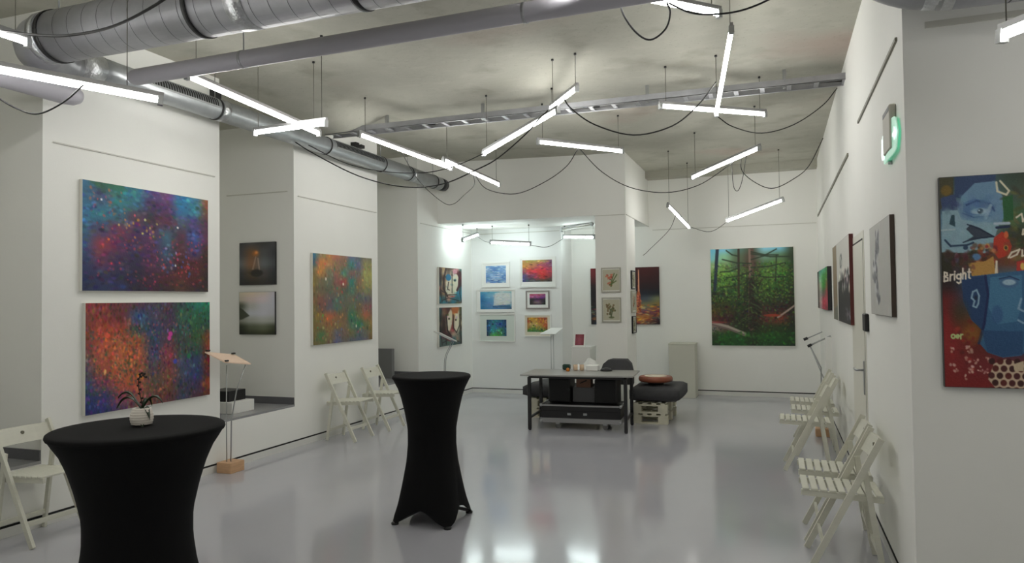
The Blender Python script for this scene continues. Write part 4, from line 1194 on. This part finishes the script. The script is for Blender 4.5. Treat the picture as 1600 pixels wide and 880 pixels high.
chairs = [
    (-4.90, 3.66, 0.0, 'cream folding chair at left edge, half behind the near black table'),
    (-4.82, 7.45, 0.03, 'cream folding chair under the ochre canvas, left of two'),
    (-4.80, 8.20, 0.03, 'cream folding chair near the tall black table, right of two by left wall'),
    (0.345, 4.88, math.pi + 0.02, 'nearest cream slatted folding chair along the right wall'),
    (0.345, 5.40, math.pi, 'second nearest cream slatted folding chair along the right wall'),
    (0.23, 7.46, math.pi, 'third cream folding chair along right wall, in front of door'),
    (0.345, 8.15, math.pi, 'fourth cream folding chair along right wall, second from far end'),
    (0.345, 8.78, math.pi, 'farthest cream folding chair along the right wall'),
]
c0 = make_chair(chairs[0][3])
for i, (x, y, rz, lab) in enumerate(chairs):
    c = c0 if i == 0 else copy_tree(c0)
    c.location = (x, y, 0)
    c.rotation_euler = (0, 0, rz)
    c['label'] = lab

# ================================================================== COCKTAIL TABLES
def cocktail(x, y, rot, top_r, label):
    o = empty('cocktail_table', (x, y, 0), label, 'table', 'tall cocktail tables in black stretch covers')
    k = top_r / 0.292
    H = 1.07
    prof = [(0, .28), (.04, .276), (.13, .25), (.28, .22), (.44, .192), (.56, .181), (.68, .182), (.80, .203), (.90, .227), (.97, .25), (1.03, .281), (1.052, .291)]
    zs = [p[0] for p in prof]
    rs = [p[1] for p in prof]
    seg, nr = 64, 26
    vs, fs = [], []
    for j in range(nr + 1):
        t = j / nr
        for i in range(seg):
            a = 2 * math.pi * i / seg
            q = abs(math.cos(2 * (a - math.pi / 4)))             # 1 at the four feet
            foot = q ** 5
            hem = 0.012 + 0.10 * (1 - q ** 2.2) ** 0.8
            z = hem + (1.052 - hem) * t
            r = np.interp(z, zs, rs) * k
            low = max(0, 1 - z / 0.62)
            lob = 1 + low ** 1.3 * (0.10 * foot - 0.20 * (1 - q))
            vs.append((r * lob * math.cos(a + rot), r * lob * math.sin(a + rot), z))
    for j in range(nr):
        for i in range(seg):
            i2 = (i + 1) % seg
            fs.append((j * seg + i, j * seg + i2, (j + 1) * seg + i2, (j + 1) * seg + i))
    b = MB().add(vs, fs, True)
    b.build('stretch_cover', M_BLACKFAB, o, True)
    MB().lathe([(0.291 * k, 1.045), (0.294 * k, 1.054), (0.292 * k, 1.064), (0.286 * k, 1.069), (0.25 * k, 1.07)], 64).build('covered_tabletop', M_BLACKFAB, o, True)
    MB().tube([(0, 0, 0.1), (0, 0, 1.045)], 0.03, 16).build('column', M_BLACKM, o, True)
    for q in range(4):
        a = math.pi / 4 + q * math.pi / 2 + rot
        r = 0.28 * k * 1.05
        f = MB().lathe([(0.026, 0), (0.028, 0.012), (0.02, 0.02)], 12, (r * math.cos(a), r * math.sin(a), 0)).build('foot', M_BLACK, o, True)
        MB().bar((0.02 * math.cos(a), 0.02 * math.sin(a), 0.11), (r * math.cos(a), r * math.sin(a), 0.02), 0.03, 0.02, (-math.sin(a), math.cos(a), 0)).build('leg_bar', M_BLACKM, o, True)
    return o


cocktail(-2.724, 2.50, R(8), 0.362, 'nearest tall cocktail table in black stretch cover, with orchid pot')
cocktail(-2.452, 4.90, R(2), 0.292, 'farther tall cocktail table in black stretch cover, in room centre')

# orchid
OP = (-2.745, 2.535, 1.0725)
pot = empty('orchid_pot', OP, 'small ribbed white pot with a dark orchid on the near black table', 'plant')
prof = [(.030, 0), (.034, .002)]
for i in range(19):
    t = i / 18
    z = .004 + .070 * t
    r = .036 + .0135 * math.sin(math.pi * min(1, .18 + .72 * t)) + .0012 * math.cos(t * 6 * 2 * math.pi)
    prof.append((r, z))
prof += [(.036, .078), (.032, .077), (.030, .064)]
pt = MB().lathe([(r, z) for r, z in prof], 40, OP).build('pot', M_POT, pot)
MB().lathe([(.030, .066), (.01, .068)], 20, OP).build('soil', mat('bark_soil', (48, 36, 28), 0.9, var=0.3, scale=200), pot)


def leaf(az, length, rise, droop, wd, name='leaf'):
    n = 9
    vs, fs = [], []
    d = Vector((math.cos(az), math.sin(az), 0))
    s = Vector((-math.sin(az), math.cos(az), 0))
    for i in range(n + 1):
        t = i / n
        p = Vector(OP) + Vector((0, 0, .066)) + d * (length * t) + Vector((0, 0, rise * math.sin(t * math.pi * .75) - droop * t * t))
        w = wd * (math.sin(math.pi * min(.98, .12 + .86 * t)) ** .7)
        for q, dz in ((-1, .004), (0, -.002), (1, .004)):
            vs.append(p + s * (q * w) + Vector((0, 0, dz)))
        vs.append(p + Vector((0, 0, -.005)))
    for i in range(n):
        a0, a1 = i * 4, i * 4 + 4
        fs += [(a0, a1, a1 + 1, a0 + 1), (a0 + 1, a1 + 1, a1 + 2, a0 + 2), (a0 + 2, a1 + 2, a1 + 3, a0 + 3), (a0 + 3, a1 + 3, a1, a0)]
    MB().add(vs, fs, True).build(name, M_LEAF, pot)


leaf(R(192), .125, .075, .045, .013)
leaf(R(212), .10, .085, .0, .011)
leaf(R(20), .095, .07, .015, .014)
leaf(R(-10), .06, .03, .06, .014)
leaf(R(-40), .05, .02, .10, .015)
leaf(R(100), .07, .06, .03, .012)
lean = [Vector(OP) + Vector(v) for v in ((0.008, 0, .066), (-.003, .0, .11), (-.014, -.003, .16), (-.014, -.005, .20), (-.002, -.006, .228), (.014, -.008, .234), (.028, -.01, .218))]
sp = MB().tube(spline(lean, 5), .0022, 7).build('flower_spike', M_STEM, pot)
pts = spline(lean, 5)
for i in range(4, len(pts), 2):
    p = pts[i]
    q = Vector((.006 * (1 if i % 4 else -1), .003, .001))
    MB().lathe([(.001, -.006), (.006, -.002), (.006, .002), (.001, .006)], 8, p + q).build('bud', M_STEM, sp)
MB().lathe([(.002, -.008), (.008, -.003), (.009, .003), (.002, .010)], 10, Vector(OP) + Vector((0.0, -.008, .245))).build('blossom', M_BUD, sp)

# ================================================================== BOARDS ON ROD STANDS
ls = empty('text_stand', (-5.0, 5.66, 0), 'rod stand with tilted pale board and pine block foot by left wall', 'stand')
MB().cbox((-5.09, 5.57, 0), (-4.92, 5.76, 0.10), 0.004).build('base_block', M_BLOCK, ls)
MB().tube([(-5.02, 5.63, 0.1), (-5.02, 5.625, .5), (-5.02, 5.63, 1.03)], .005, 8).build('rod', M_STEEL, ls)
MB().tube([(-4.99, 5.65, 0.1), (-4.99, 5.66, .5), (-4.97, 5.71, .78), (-4.93, 5.79, 1.02)], .006, 8).build('rod', M_STEEL, ls)
b = MB()
c0v = [(-5.07, 5.40, 1.175), (-5.0, 5.72, 1.125), (-4.90, 5.83, 1.03), (-4.97, 5.55, 1.07)]
b.add(c0v + [(x, y, z - .012) for x, y, z in c0v], [(0, 1, 2, 3), (4, 7, 6, 5), (0, 4, 5, 1), (1, 5, 6, 2), (2, 6, 7, 3), (3, 7, 4, 0)])
brd = b.build('board', M_PINKWOOD, ls)
for p in ((-5.06, 5.43, 1.175), (-5.0, 5.70, 1.13), (-4.965, 5.57, 1.07)):
    MB().cbox((p[0] - .012, p[1] - .02, p[2]), (p[0] + .012, p[1] + .02, p[2] + .014), .003).build('clip', M_BLACK, brd)

ms = empty('text_stand', (-4.86, 10.2, 0), 'rod stand with tilted white board below the angular portraits', 'stand')
MB().cbox((-4.95, 10.08, 0), (-4.78, 10.28, 0.09), .004).build('base_block', M_BLOCK, ms)
MB().tube(spline([(-4.86, 10.16, .09), (-4.86, 10.15, .6), (-4.85, 10.18, .78), (-4.85, 10.38, .95), (-4.85, 10.44, 1.0)], 5), .006, 8).build('rod', M_STEEL, ms)
MB().tube(spline([(-4.86, 10.21, .09), (-4.86, 10.20, .6), (-4.85, 10.23, .78), (-4.85, 10.43, .93), (-4.85, 10.50, .99)], 5), .006, 8).build('rod', M_STEEL, ms)
b = MB()
cv = [(-4.93, 9.93, 1.17), (-4.93, 10.52, 1.01), (-4.80, 10.50, .99), (-4.80, 9.90, 1.15)]
b.add(cv + [(x, y, z - .014) for x, y, z in cv], [(0, 1, 2, 3), (4, 7, 6, 5), (0, 4, 5, 1), (1, 5, 6, 2), (2, 6, 7, 3), (3, 7, 4, 0)])
b.build('board', M_WHITE, ms)

as_ = empty('text_stand', (-3.55, 11.6, 0), 'rod stand with white board below the orange meadow picture', 'stand')
MB().cbox((-3.65, 11.5, 0), (-3.45, 11.68, 0.09), .004).build('base_block', M_BLOCK, as_)
for x in (-3.58, -3.535):
    MB().tube([(x, 11.6, .09), (x, 11.6, 1.06)], .005, 8).build('rod', M_STEEL, as_)
b = MB()
cv = [(-3.74, 11.5, 1.06), (-3.47, 11.5, 1.06), (-3.40, 11.72, 1.15), (-3.60, 11.72, 1.15)]
b.add(cv + [(x, y, z - .014) for x, y, z in cv], [(0, 3, 2, 1), (4, 5, 6, 7), (0, 1, 5, 4), (1, 2, 6, 5), (2, 3, 7, 6), (3, 0, 4, 7)])
b.build('board', M_WHITE, as_)

rs_ = empty('text_stand', (0.45, 9.2, 0), 'rod stand with folded arms and pale board beside far right chairs', 'stand')
MB().cbox((0.38, 9.1, 0), (0.56, 9.3, 0.09), .004).build('base_block', M_BLOCK, rs_)
MB().tube([(.455, 9.2, .09), (.457, 9.2, .787), (.338, 9.2, 1.047)], .008, 8).build('rod', M_STEEL, rs_)
MB().tube([(.50, 9.2, .09), (.50, 9.2, .62), (.338, 9.22, 1.047)], .006, 8).build('rod', M_STEEL, rs_)
MB().tube([(.338, 9.2, 1.047), (.568, 9.2, 1.161)], .01, 8).build('arm', M_STEEL, rs_)
MB().tube([(.298, 9.24, 1.122), (.48, 9.24, 1.205)], .007, 8).build('arm', M_STEEL, rs_)
for p in ((.338, 9.2, 1.047), (.298, 9.24, 1.122)):
    MB().tube([(p[0] - .022, p[1], p[2] - .011), (p[0] + .022, p[1], p[2] + .011)], .017, 10).build('pivot', M_BLACKM, rs_)
MB().cbox((.505, 9.14, .40), (.575, 9.15, 1.15), .002).build('board', M_WHITE, rs_)

# ================================================================== NICHE AND ALCOVE CONTENTS
MB().cbox((-5.60, 6.02, 0.482), (-5.30, 6.36, 0.60), .004).build('white_box', M_WHITE, label='low white box on the window sill behind the rod stand', cat='box')
bx = MB().cbox((-5.66, 6.06, 0.601), (-5.38, 6.32, 0.71), .004).build('black_box', M_BLACK, label='black box on top of the white box on window sill', cat='box')
MB().cbox((-5.80, 9.52, 0.483), (-5.42, 9.60, 0.92), .004).build('grey_board', M_GREYBOX, label='grey board standing in the last niche behind the tall table', cat='board')

pl = empty('plinth', (-1.48, 12.2, 0), 'tall pale plinth against far wall left of the forest canvas', 'plinth')
MB().cbox((-1.70, 12.02, 0), (-1.28, 12.42, 0.86), .004).build('body', M_PLINTH, pl)
MB().cbox((-1.705, 12.015, 0.86), (-1.275, 12.425, 0.885), .004).build('top_plate', M_PLINTH, pl)
pl = empty('plinth', (-2.77, 10.6, 0), 'white plinth left of the pillar carrying a small red picture', 'plinth')
MB().cbox((-2.90, 10.42, 0), (-2.62, 10.80, 0.90), .004).build('body', M_WHITE, pl)
MB().cbox((-2.905, 10.415, 0.90), (-2.615, 10.805, 0.92), .004).build('top_plate', M_WHITE, pl)
sp_ = empty('small_picture', (-2.79, 10.5, 0.922), 'small dark red picture in white frame leaning on plinth', 'picture')
a = Art(30, 34, seed=91).grid(['84303c 90404c 7c2c38', '903c4c a0505c 843040', '8c3444 98485c 7c2834'])
a.dabs(60, .08, .05, .12, al=.6)
tl = lambda x, z, d: (x, 10.46 + z * 0.28 - d, 0.922 + z)
f = MB()
for (x0, z0, x1, z1) in ((-2.875, 0, -2.70, .02), (-2.875, .18, -2.70, .20), (-2.875, .02, -2.855, .18), (-2.72, .02, -2.70, .18)):
    q = [tl(x, z, d) for d in (0, .012) for x, z in ((x0, z0), (x1, z0), (x1, z1), (x0, z1))]
    f.add(q, [(0, 1, 2, 3), (4, 7, 6, 5), (0, 4, 5, 1), (1, 5, 6, 2), (2, 6, 7, 3), (3, 7, 4, 0)])
f.build('frame', M_PAPER, sp_)
face_mesh('print', a, tl(-2.855, .18, .002), (1, 0, 0), Vector((0, -.28, -1)).normalized(), .135, .166, sp_, 1.3)

# ================================================================== METAL TABLE, CASE, PALLET BENCHES
TA = R(4)
tb = empty('metal_table', (-2.37, 8.95, 0), 'low grey topped table on black steel legs in the seating group', 'table', rz=TA)
MB().cbox((-.70, -.37, .675), (.70, .37, .695), .003).build('tabletop', M_GREYTOP, tb, True)
for sx in (-1, 1):
    for sy in (-1, 1):
        l = MB().cbox((sx * .6 - .02, sy * .3 - .02, 0.01), (sx * .6 + .02, sy * .3 + .02, .66), .003).build('leg', M_BLACKM, tb, True)
        MB().lathe([(.018, 0), (.018, .01)], 10, (sx * .6, sy * .3, 0)).build('foot', M_BLACK, l, True)
for sy in (-1, 1):
    MB().box((-.58, sy * .3 - .015, .645), (.58, sy * .3 + .015, .675)).build('apron', M_BLACKM, tb, True)
for sx in (-1, 1):
    MB().box((sx * .6 - .015, -.28, .645), (sx * .6 + .015, .28, .675)).build('apron', M_BLACKM, tb, True)
    MB().box((sx * .6 - .012, -.28, .14), (sx * .6 + .012, .28, .165)).build('lower_rail', M_BLACKM, tb, True)

fc = empty('flight_case', (-2.35, 8.98, 0), 'long black flight case with aluminium edges on castors under table', 'case', rz=TA)
MB().cbox((-.50, -.22, .10), (.50, .24, .30), .004).build('body', M_BLACK, fc, True)
for z0, z1 in ((.085, .14), (.288, .308)):
    MB().box((-.512, -.232, z0), (.512, -.214, z1)).box((-.512, .236, z0), (.512, .252, z1)).box((-.512, -.214, z0), (-.494, .236, z1)).box((.494, -.214, z0), (.512, .236, z1)).build('aluminium_edge', M_ALU, fc, True)
MB().box((-.50, -.223, .228), (.50, -.2195, .233)).build('lid_joint', M_BLACKGAP, fc, True)
for x in (-.14, .06):
    l = MB().cbox((x - .024, -.228, .178), (x + .024, -.219, .208), .003).build('latch', M_STEEL, fc, True)
for x in (-.5, .5):
    for z in (.10, .30):
        MB().lathe([(.001, -.022), (.016, -.016), (.022, 0), (.016, .016), (.001, .022)], 10, (x, -.222, z)).build('ball_corner', M_STEEL, fc, True)
for x in (-.3, .3):
    for y in (-.15, .17):
        c = MB().box((x - .025, y - .02, .055), (x + .025, y + .02, .10)).build('castor', M_STEEL, fc, True)
        MB().tube([(x, y - .012, .032), (x, y + .012, .032)], .032, 14).build('wheel', mat('grey_rubber', (110, 110, 110), 0.6), c, True)

# equipment on the case: two black loudspeaker cabinets with a grey unit and a cardboard box between
for x0, x1, lab in ((-2.79, -2.505, 'black cabinet on the flight case, left of the cardboard box'), (-2.185, -1.90, 'black cabinet on the flight case, right of the cardboard box')):
    o = empty('black_cabinet', ((x0 + x1) / 2, 9.05, .313), lab, 'cabinet', 'black cabinets on the flight case')
    MB().cbox((x0, 8.90, .313), (x1, 9.16, .615), .012).build('body', M_BLACK, o)
    MB().cbox((x0 + .02, 8.892, .333), (x1 - .02, 8.90, .595), .003).build('front_grille', mat('black_grille', (24, 24, 25), 0.7, bump=.5, bscale=300), o)
    xk = x1 - .018 if x0 < -2.4 else x0 + .018
    MB().tube([(xk, 8.885, .475), (xk, 8.902, .475)], .018, 12).build('knob', M_BLACK, o)
MB().cbox((-2.49, 8.98, .313), (-2.20, 9.12, .50), .004).build('grey_unit', mat('mid_grey_unit', (92, 92, 94), 0.5), label='flat grey unit standing between the two black cabinets', cat='device')
cbx = empty('cardboard_box', (-2.345, 9.04, .502), 'small brown cardboard box between the two black cabinets', 'box')
MB().cbox((-2.44, 8.975, .502), (-2.25, 9.10, .625), .003).build('carton', M_CARD, cbx)
MB().add([(-2.40, 8.9738, .555), (-2.385, 8.9738, .55), (-2.30, 8.9738, .585), (-2.305, 8.9738, .60)], [(0, 1, 2, 3)]).build('dark_mark', M_BLACKGAP, cbx)


def pallet(x0, x1, y0, y1, z0, o, n_top=6):
    """a pallet built into thing o"""
    H = .135
    for k in range(n_top):
        x = x0 + (x1 - x0) * (k + .5) / n_top
        MB().box((x - .05 * (x1 - x0) / .8, y0, z0 + H - .02), (x + .05 * (x1 - x0) / .8, y1, z0 + H)).build('deck_board', M_PALLET, o)
    narrow = x1 - x0 < .6
    bw = .06 if narrow else .07
    for y in (y0 + .05, (y0 + y1) / 2, y1 - .05):
        MB().box((x0, y - .05, z0 + H - .04), (x1, y + .05, z0 + H - .0205)).build('stringer_board', M_PALLET, o)
        for x in ((x0 + bw, x1 - bw) if narrow else (x0 + .07, (x0 + x1) / 2, x1 - .07)):
            MB().box((x - bw, y - .05, z0 + .02), (x + bw, y + .05, z0 + H - .0405)).build('block', M_PALLET, o)
        MB().box((x0, y - .05, z0), (x1, y + .05, z0 + .0195)).build('base_board', M_PALLET, o)


def cushion(name, lo, hi, label, parent=None, bulge=.03, seed=1):
    lo, hi = Vector(lo), Vector(hi)
    rng = random.Random(seed)
    n = 12
    c, hsz = (lo + hi) / 2, (hi - lo) / 2
    vs, fs = [], []
    ph = [rng.uniform(0, 6) for _ in range(4)]
    for s in (1, -1):
        for j in range(n + 1):
            for i in range(n + 1):
                u, v = 2 * i / n - 1, 2 * j / n - 1
                ed = (1 - abs(u) ** 5) * (1 - abs(v) ** 5)
                wr = .10 * math.sin(4 * u + ph[0]) * math.sin(3.1 * v + ph[1]) + .06 * math.sin(9 * u + 5 * v + ph[2])
                z = hsz.z * (.55 + .45 * ed ** .5) * (1 + (wr if s > 0 else 0) * ed)
                k = 1 - .04 * (abs(u * v)) ** 2
                vs.append((c.x + hsz.x * u * k, c.y + hsz.y * v * k, c.z + s * z))
    m = (n + 1) ** 2
    for j in range(n):
        for i in range(n):
            a_ = j * (n + 1) + i
            fs.append((a_, a_ + 1, a_ + n + 2, a_ + n + 1))
            fs.append((m + a_, m + a_ + n + 1, m + a_ + n + 2, m + a_ + 1))
    rim = [i for i in range(n)] + [j * (n + 1) + n for j in range(n)] + [n * (n + 1) + n - i for i in range(n)] + [(n - j) * (n + 1) for j in range(n)]
    for q in range(len(rim)):
        p, r_ = rim[q], rim[(q + 1) % len(rim)]
        fs.append((p, m + p, m + r_, r_))
    return MB().add(vs, fs, True).build(name, M_CHARCOAL, parent, label=label, cat=None if parent else 'cushion')


pr = empty('pallet_bench', (-1.62, 9.85, 0), 'stack of two whitewashed pallets as bench, right of the table', 'bench', 'whitewashed pallet benches')
pallet(-1.82, -1.36, 9.42, 10.3, 0, pr, 4)
pallet(-1.82, -1.36, 9.42, 10.3, .136, pr, 4)
cushion('seat_cushion', (-1.86, 9.40, .272), (-1.20, 10.40, .475), 'charcoal seat cushion on the right pallet bench under wooden drum', seed=3)
plb = empty('pallet_bench', (-2.95, 9.95, 0), 'stack of two whitewashed pallets as bench, left behind the table', 'bench', 'whitewashed pallet benches')
pallet(-3.28, -2.42, 9.52, 10.25, 0, plb, 6)
pallet(-3.28, -2.42, 9.52, 10.25, .136, plb, 6)
cushion('seat_cushion', (-3.36, 9.46, .272), (-2.40, 10.30, .47), 'charcoal seat cushion on the left pallet bench behind the table', seed=7)
# back cushion and white bundle on the bench behind the table
bc = MB()
vs = []
for y, k in ((9.62, 1.0), (9.86, .86)):
    for z, hw in ((.475, .23), (.62, .225), (.74, .19), (.80, .12)):
        for s in (-1, 1):
            vs.append((-2.06 + s * hw * k, y + (z - .475) * .2, z))
fs = []
for q in range(2):
    for i in range(3):
        b_ = q * 8 + i * 2
        f_ = (b_, b_ + 1, b_ + 3, b_ + 2)
        fs.append(f_ if q == 0 else f_[::-1])
for i in range(3):
    fs.append((i * 2, i * 2 + 2, 8 + i * 2 + 2, 8 + i * 2))
    fs.append((i * 2 + 1, 8 + i * 2 + 1, 8 + i * 2 + 3, i * 2 + 3))
fs.append((6, 7, 15, 14))
fs.append((0, 8, 9, 1))
bc.add(vs, fs, True).build('back_cushion', M_CHARCOAL, label='charcoal back cushion propped up behind the grey table top', cat='cushion')

dr = empty('wooden_drum', (-1.55, 9.72, .487), 'round reddish wooden drum with pale top on the right cushion', 'drum')
MB().lathe([(.10, 0), (.11, .02), (.10, .034)], 28, (-1.55, 9.72, .487)).build('foot', M_BLACKM, dr)
MB().lathe([(.205, .034), (.222, .05), (.225, .075), (.215, .098), (.205, .105)], 40, (-1.55, 9.72, .487)).build('rim', M_RED_WOOD, dr)
MB().lathe([(.15, .105), (.148, .109)], 36, (-1.55, 9.72, .487)).build('top', mat('pale_drum_skin', (206, 196, 176), 0.6), dr)

# things on the grey table top
tt = .6955
MB().lathe([(.024, 0), (.028, .004), (.030, .075), (.027, .075), (.025, .006)], 18, (-2.50, 9.17, tt)).build('cup', mat('wooden_cup', (204, 178, 150), 0.6), label='pale wooden cup on the grey table, left of two', cat='cup', group='pale cups on the grey table')
MB().lathe([(.024, 0), (.028, .004), (.030, .075), (.027, .075), (.025, .006)], 18, (-2.42, 9.19, tt)).build('cup', mat('wooden_cup', (204, 178, 150), 0.6), label='pale wooden cup on the grey table, right of two', cat='cup', group='pale cups on the grey table')
MB().lathe([(.02, 0), (.024, .01), (.02, .035), (.008, .045)], 16, (-2.57, 9.05, tt)).build('honey_jar', mat('amber_glass', (190, 112, 30), 0.2), label='small amber jar on the grey table before the cups', cat='jar')
MB().cbox((-2.69, 9.20, tt), (-2.585, 9.27, tt + .075), .015).build('green_case', M_GREENG, label='small dark green case at the left of cups on table', cat='case')
MB().cbox((-2.36, 9.16, tt), (-2.20, 9.28, tt + .072), .006).build('white_carton', M_PAPER, label='white carton on the grey table right of the cups', cat='box')
cap = MB().lathe([(.075, 0), (.078, .012), (.06, .032), (.02, .042)], 24, (-2.10, 9.20, tt)).build('dark_bowl', M_BLACK, label='dark upturned bowl at the right on the grey table', cat='bowl')
# crumpled white cloth
rng = random.Random(4)
n = 16
vs, fs = [], []
for j in range(n + 1):
    for i in range(n + 1):
        u, v = i / n, j / n
        ed = (math.sin(math.pi * u) * math.sin(math.pi * v)) ** .6
        z = .482 + .40 * ed * (.8 + .2 * math.sin(7 * u + 2)) + .025 * ed * math.sin(17 * u + 9 * v) + .015 * rng.uniform(-1, 1) * ed
        vs.append((-2.74 + .42 * u, 9.62 + .40 * v, z))
for j in range(n):
    for i in range(n):
        a_ = j * (n + 1) + i
        fs.append((a_, a_ + 1, a_ + n + 2, a_ + n + 1))
base = len(vs)
vs += [(-2.74, 9.62, .480), (-2.32, 9.62, .480), (-2.32, 10.02, .480), (-2.74, 10.02, .480)]
fs.append((base, base + 3, base + 2, base + 1))
MB().add(vs, fs, False).build('white_cloth', M_PAPER, label='crumpled white cloth heap on the bench behind the table', cat='cloth')
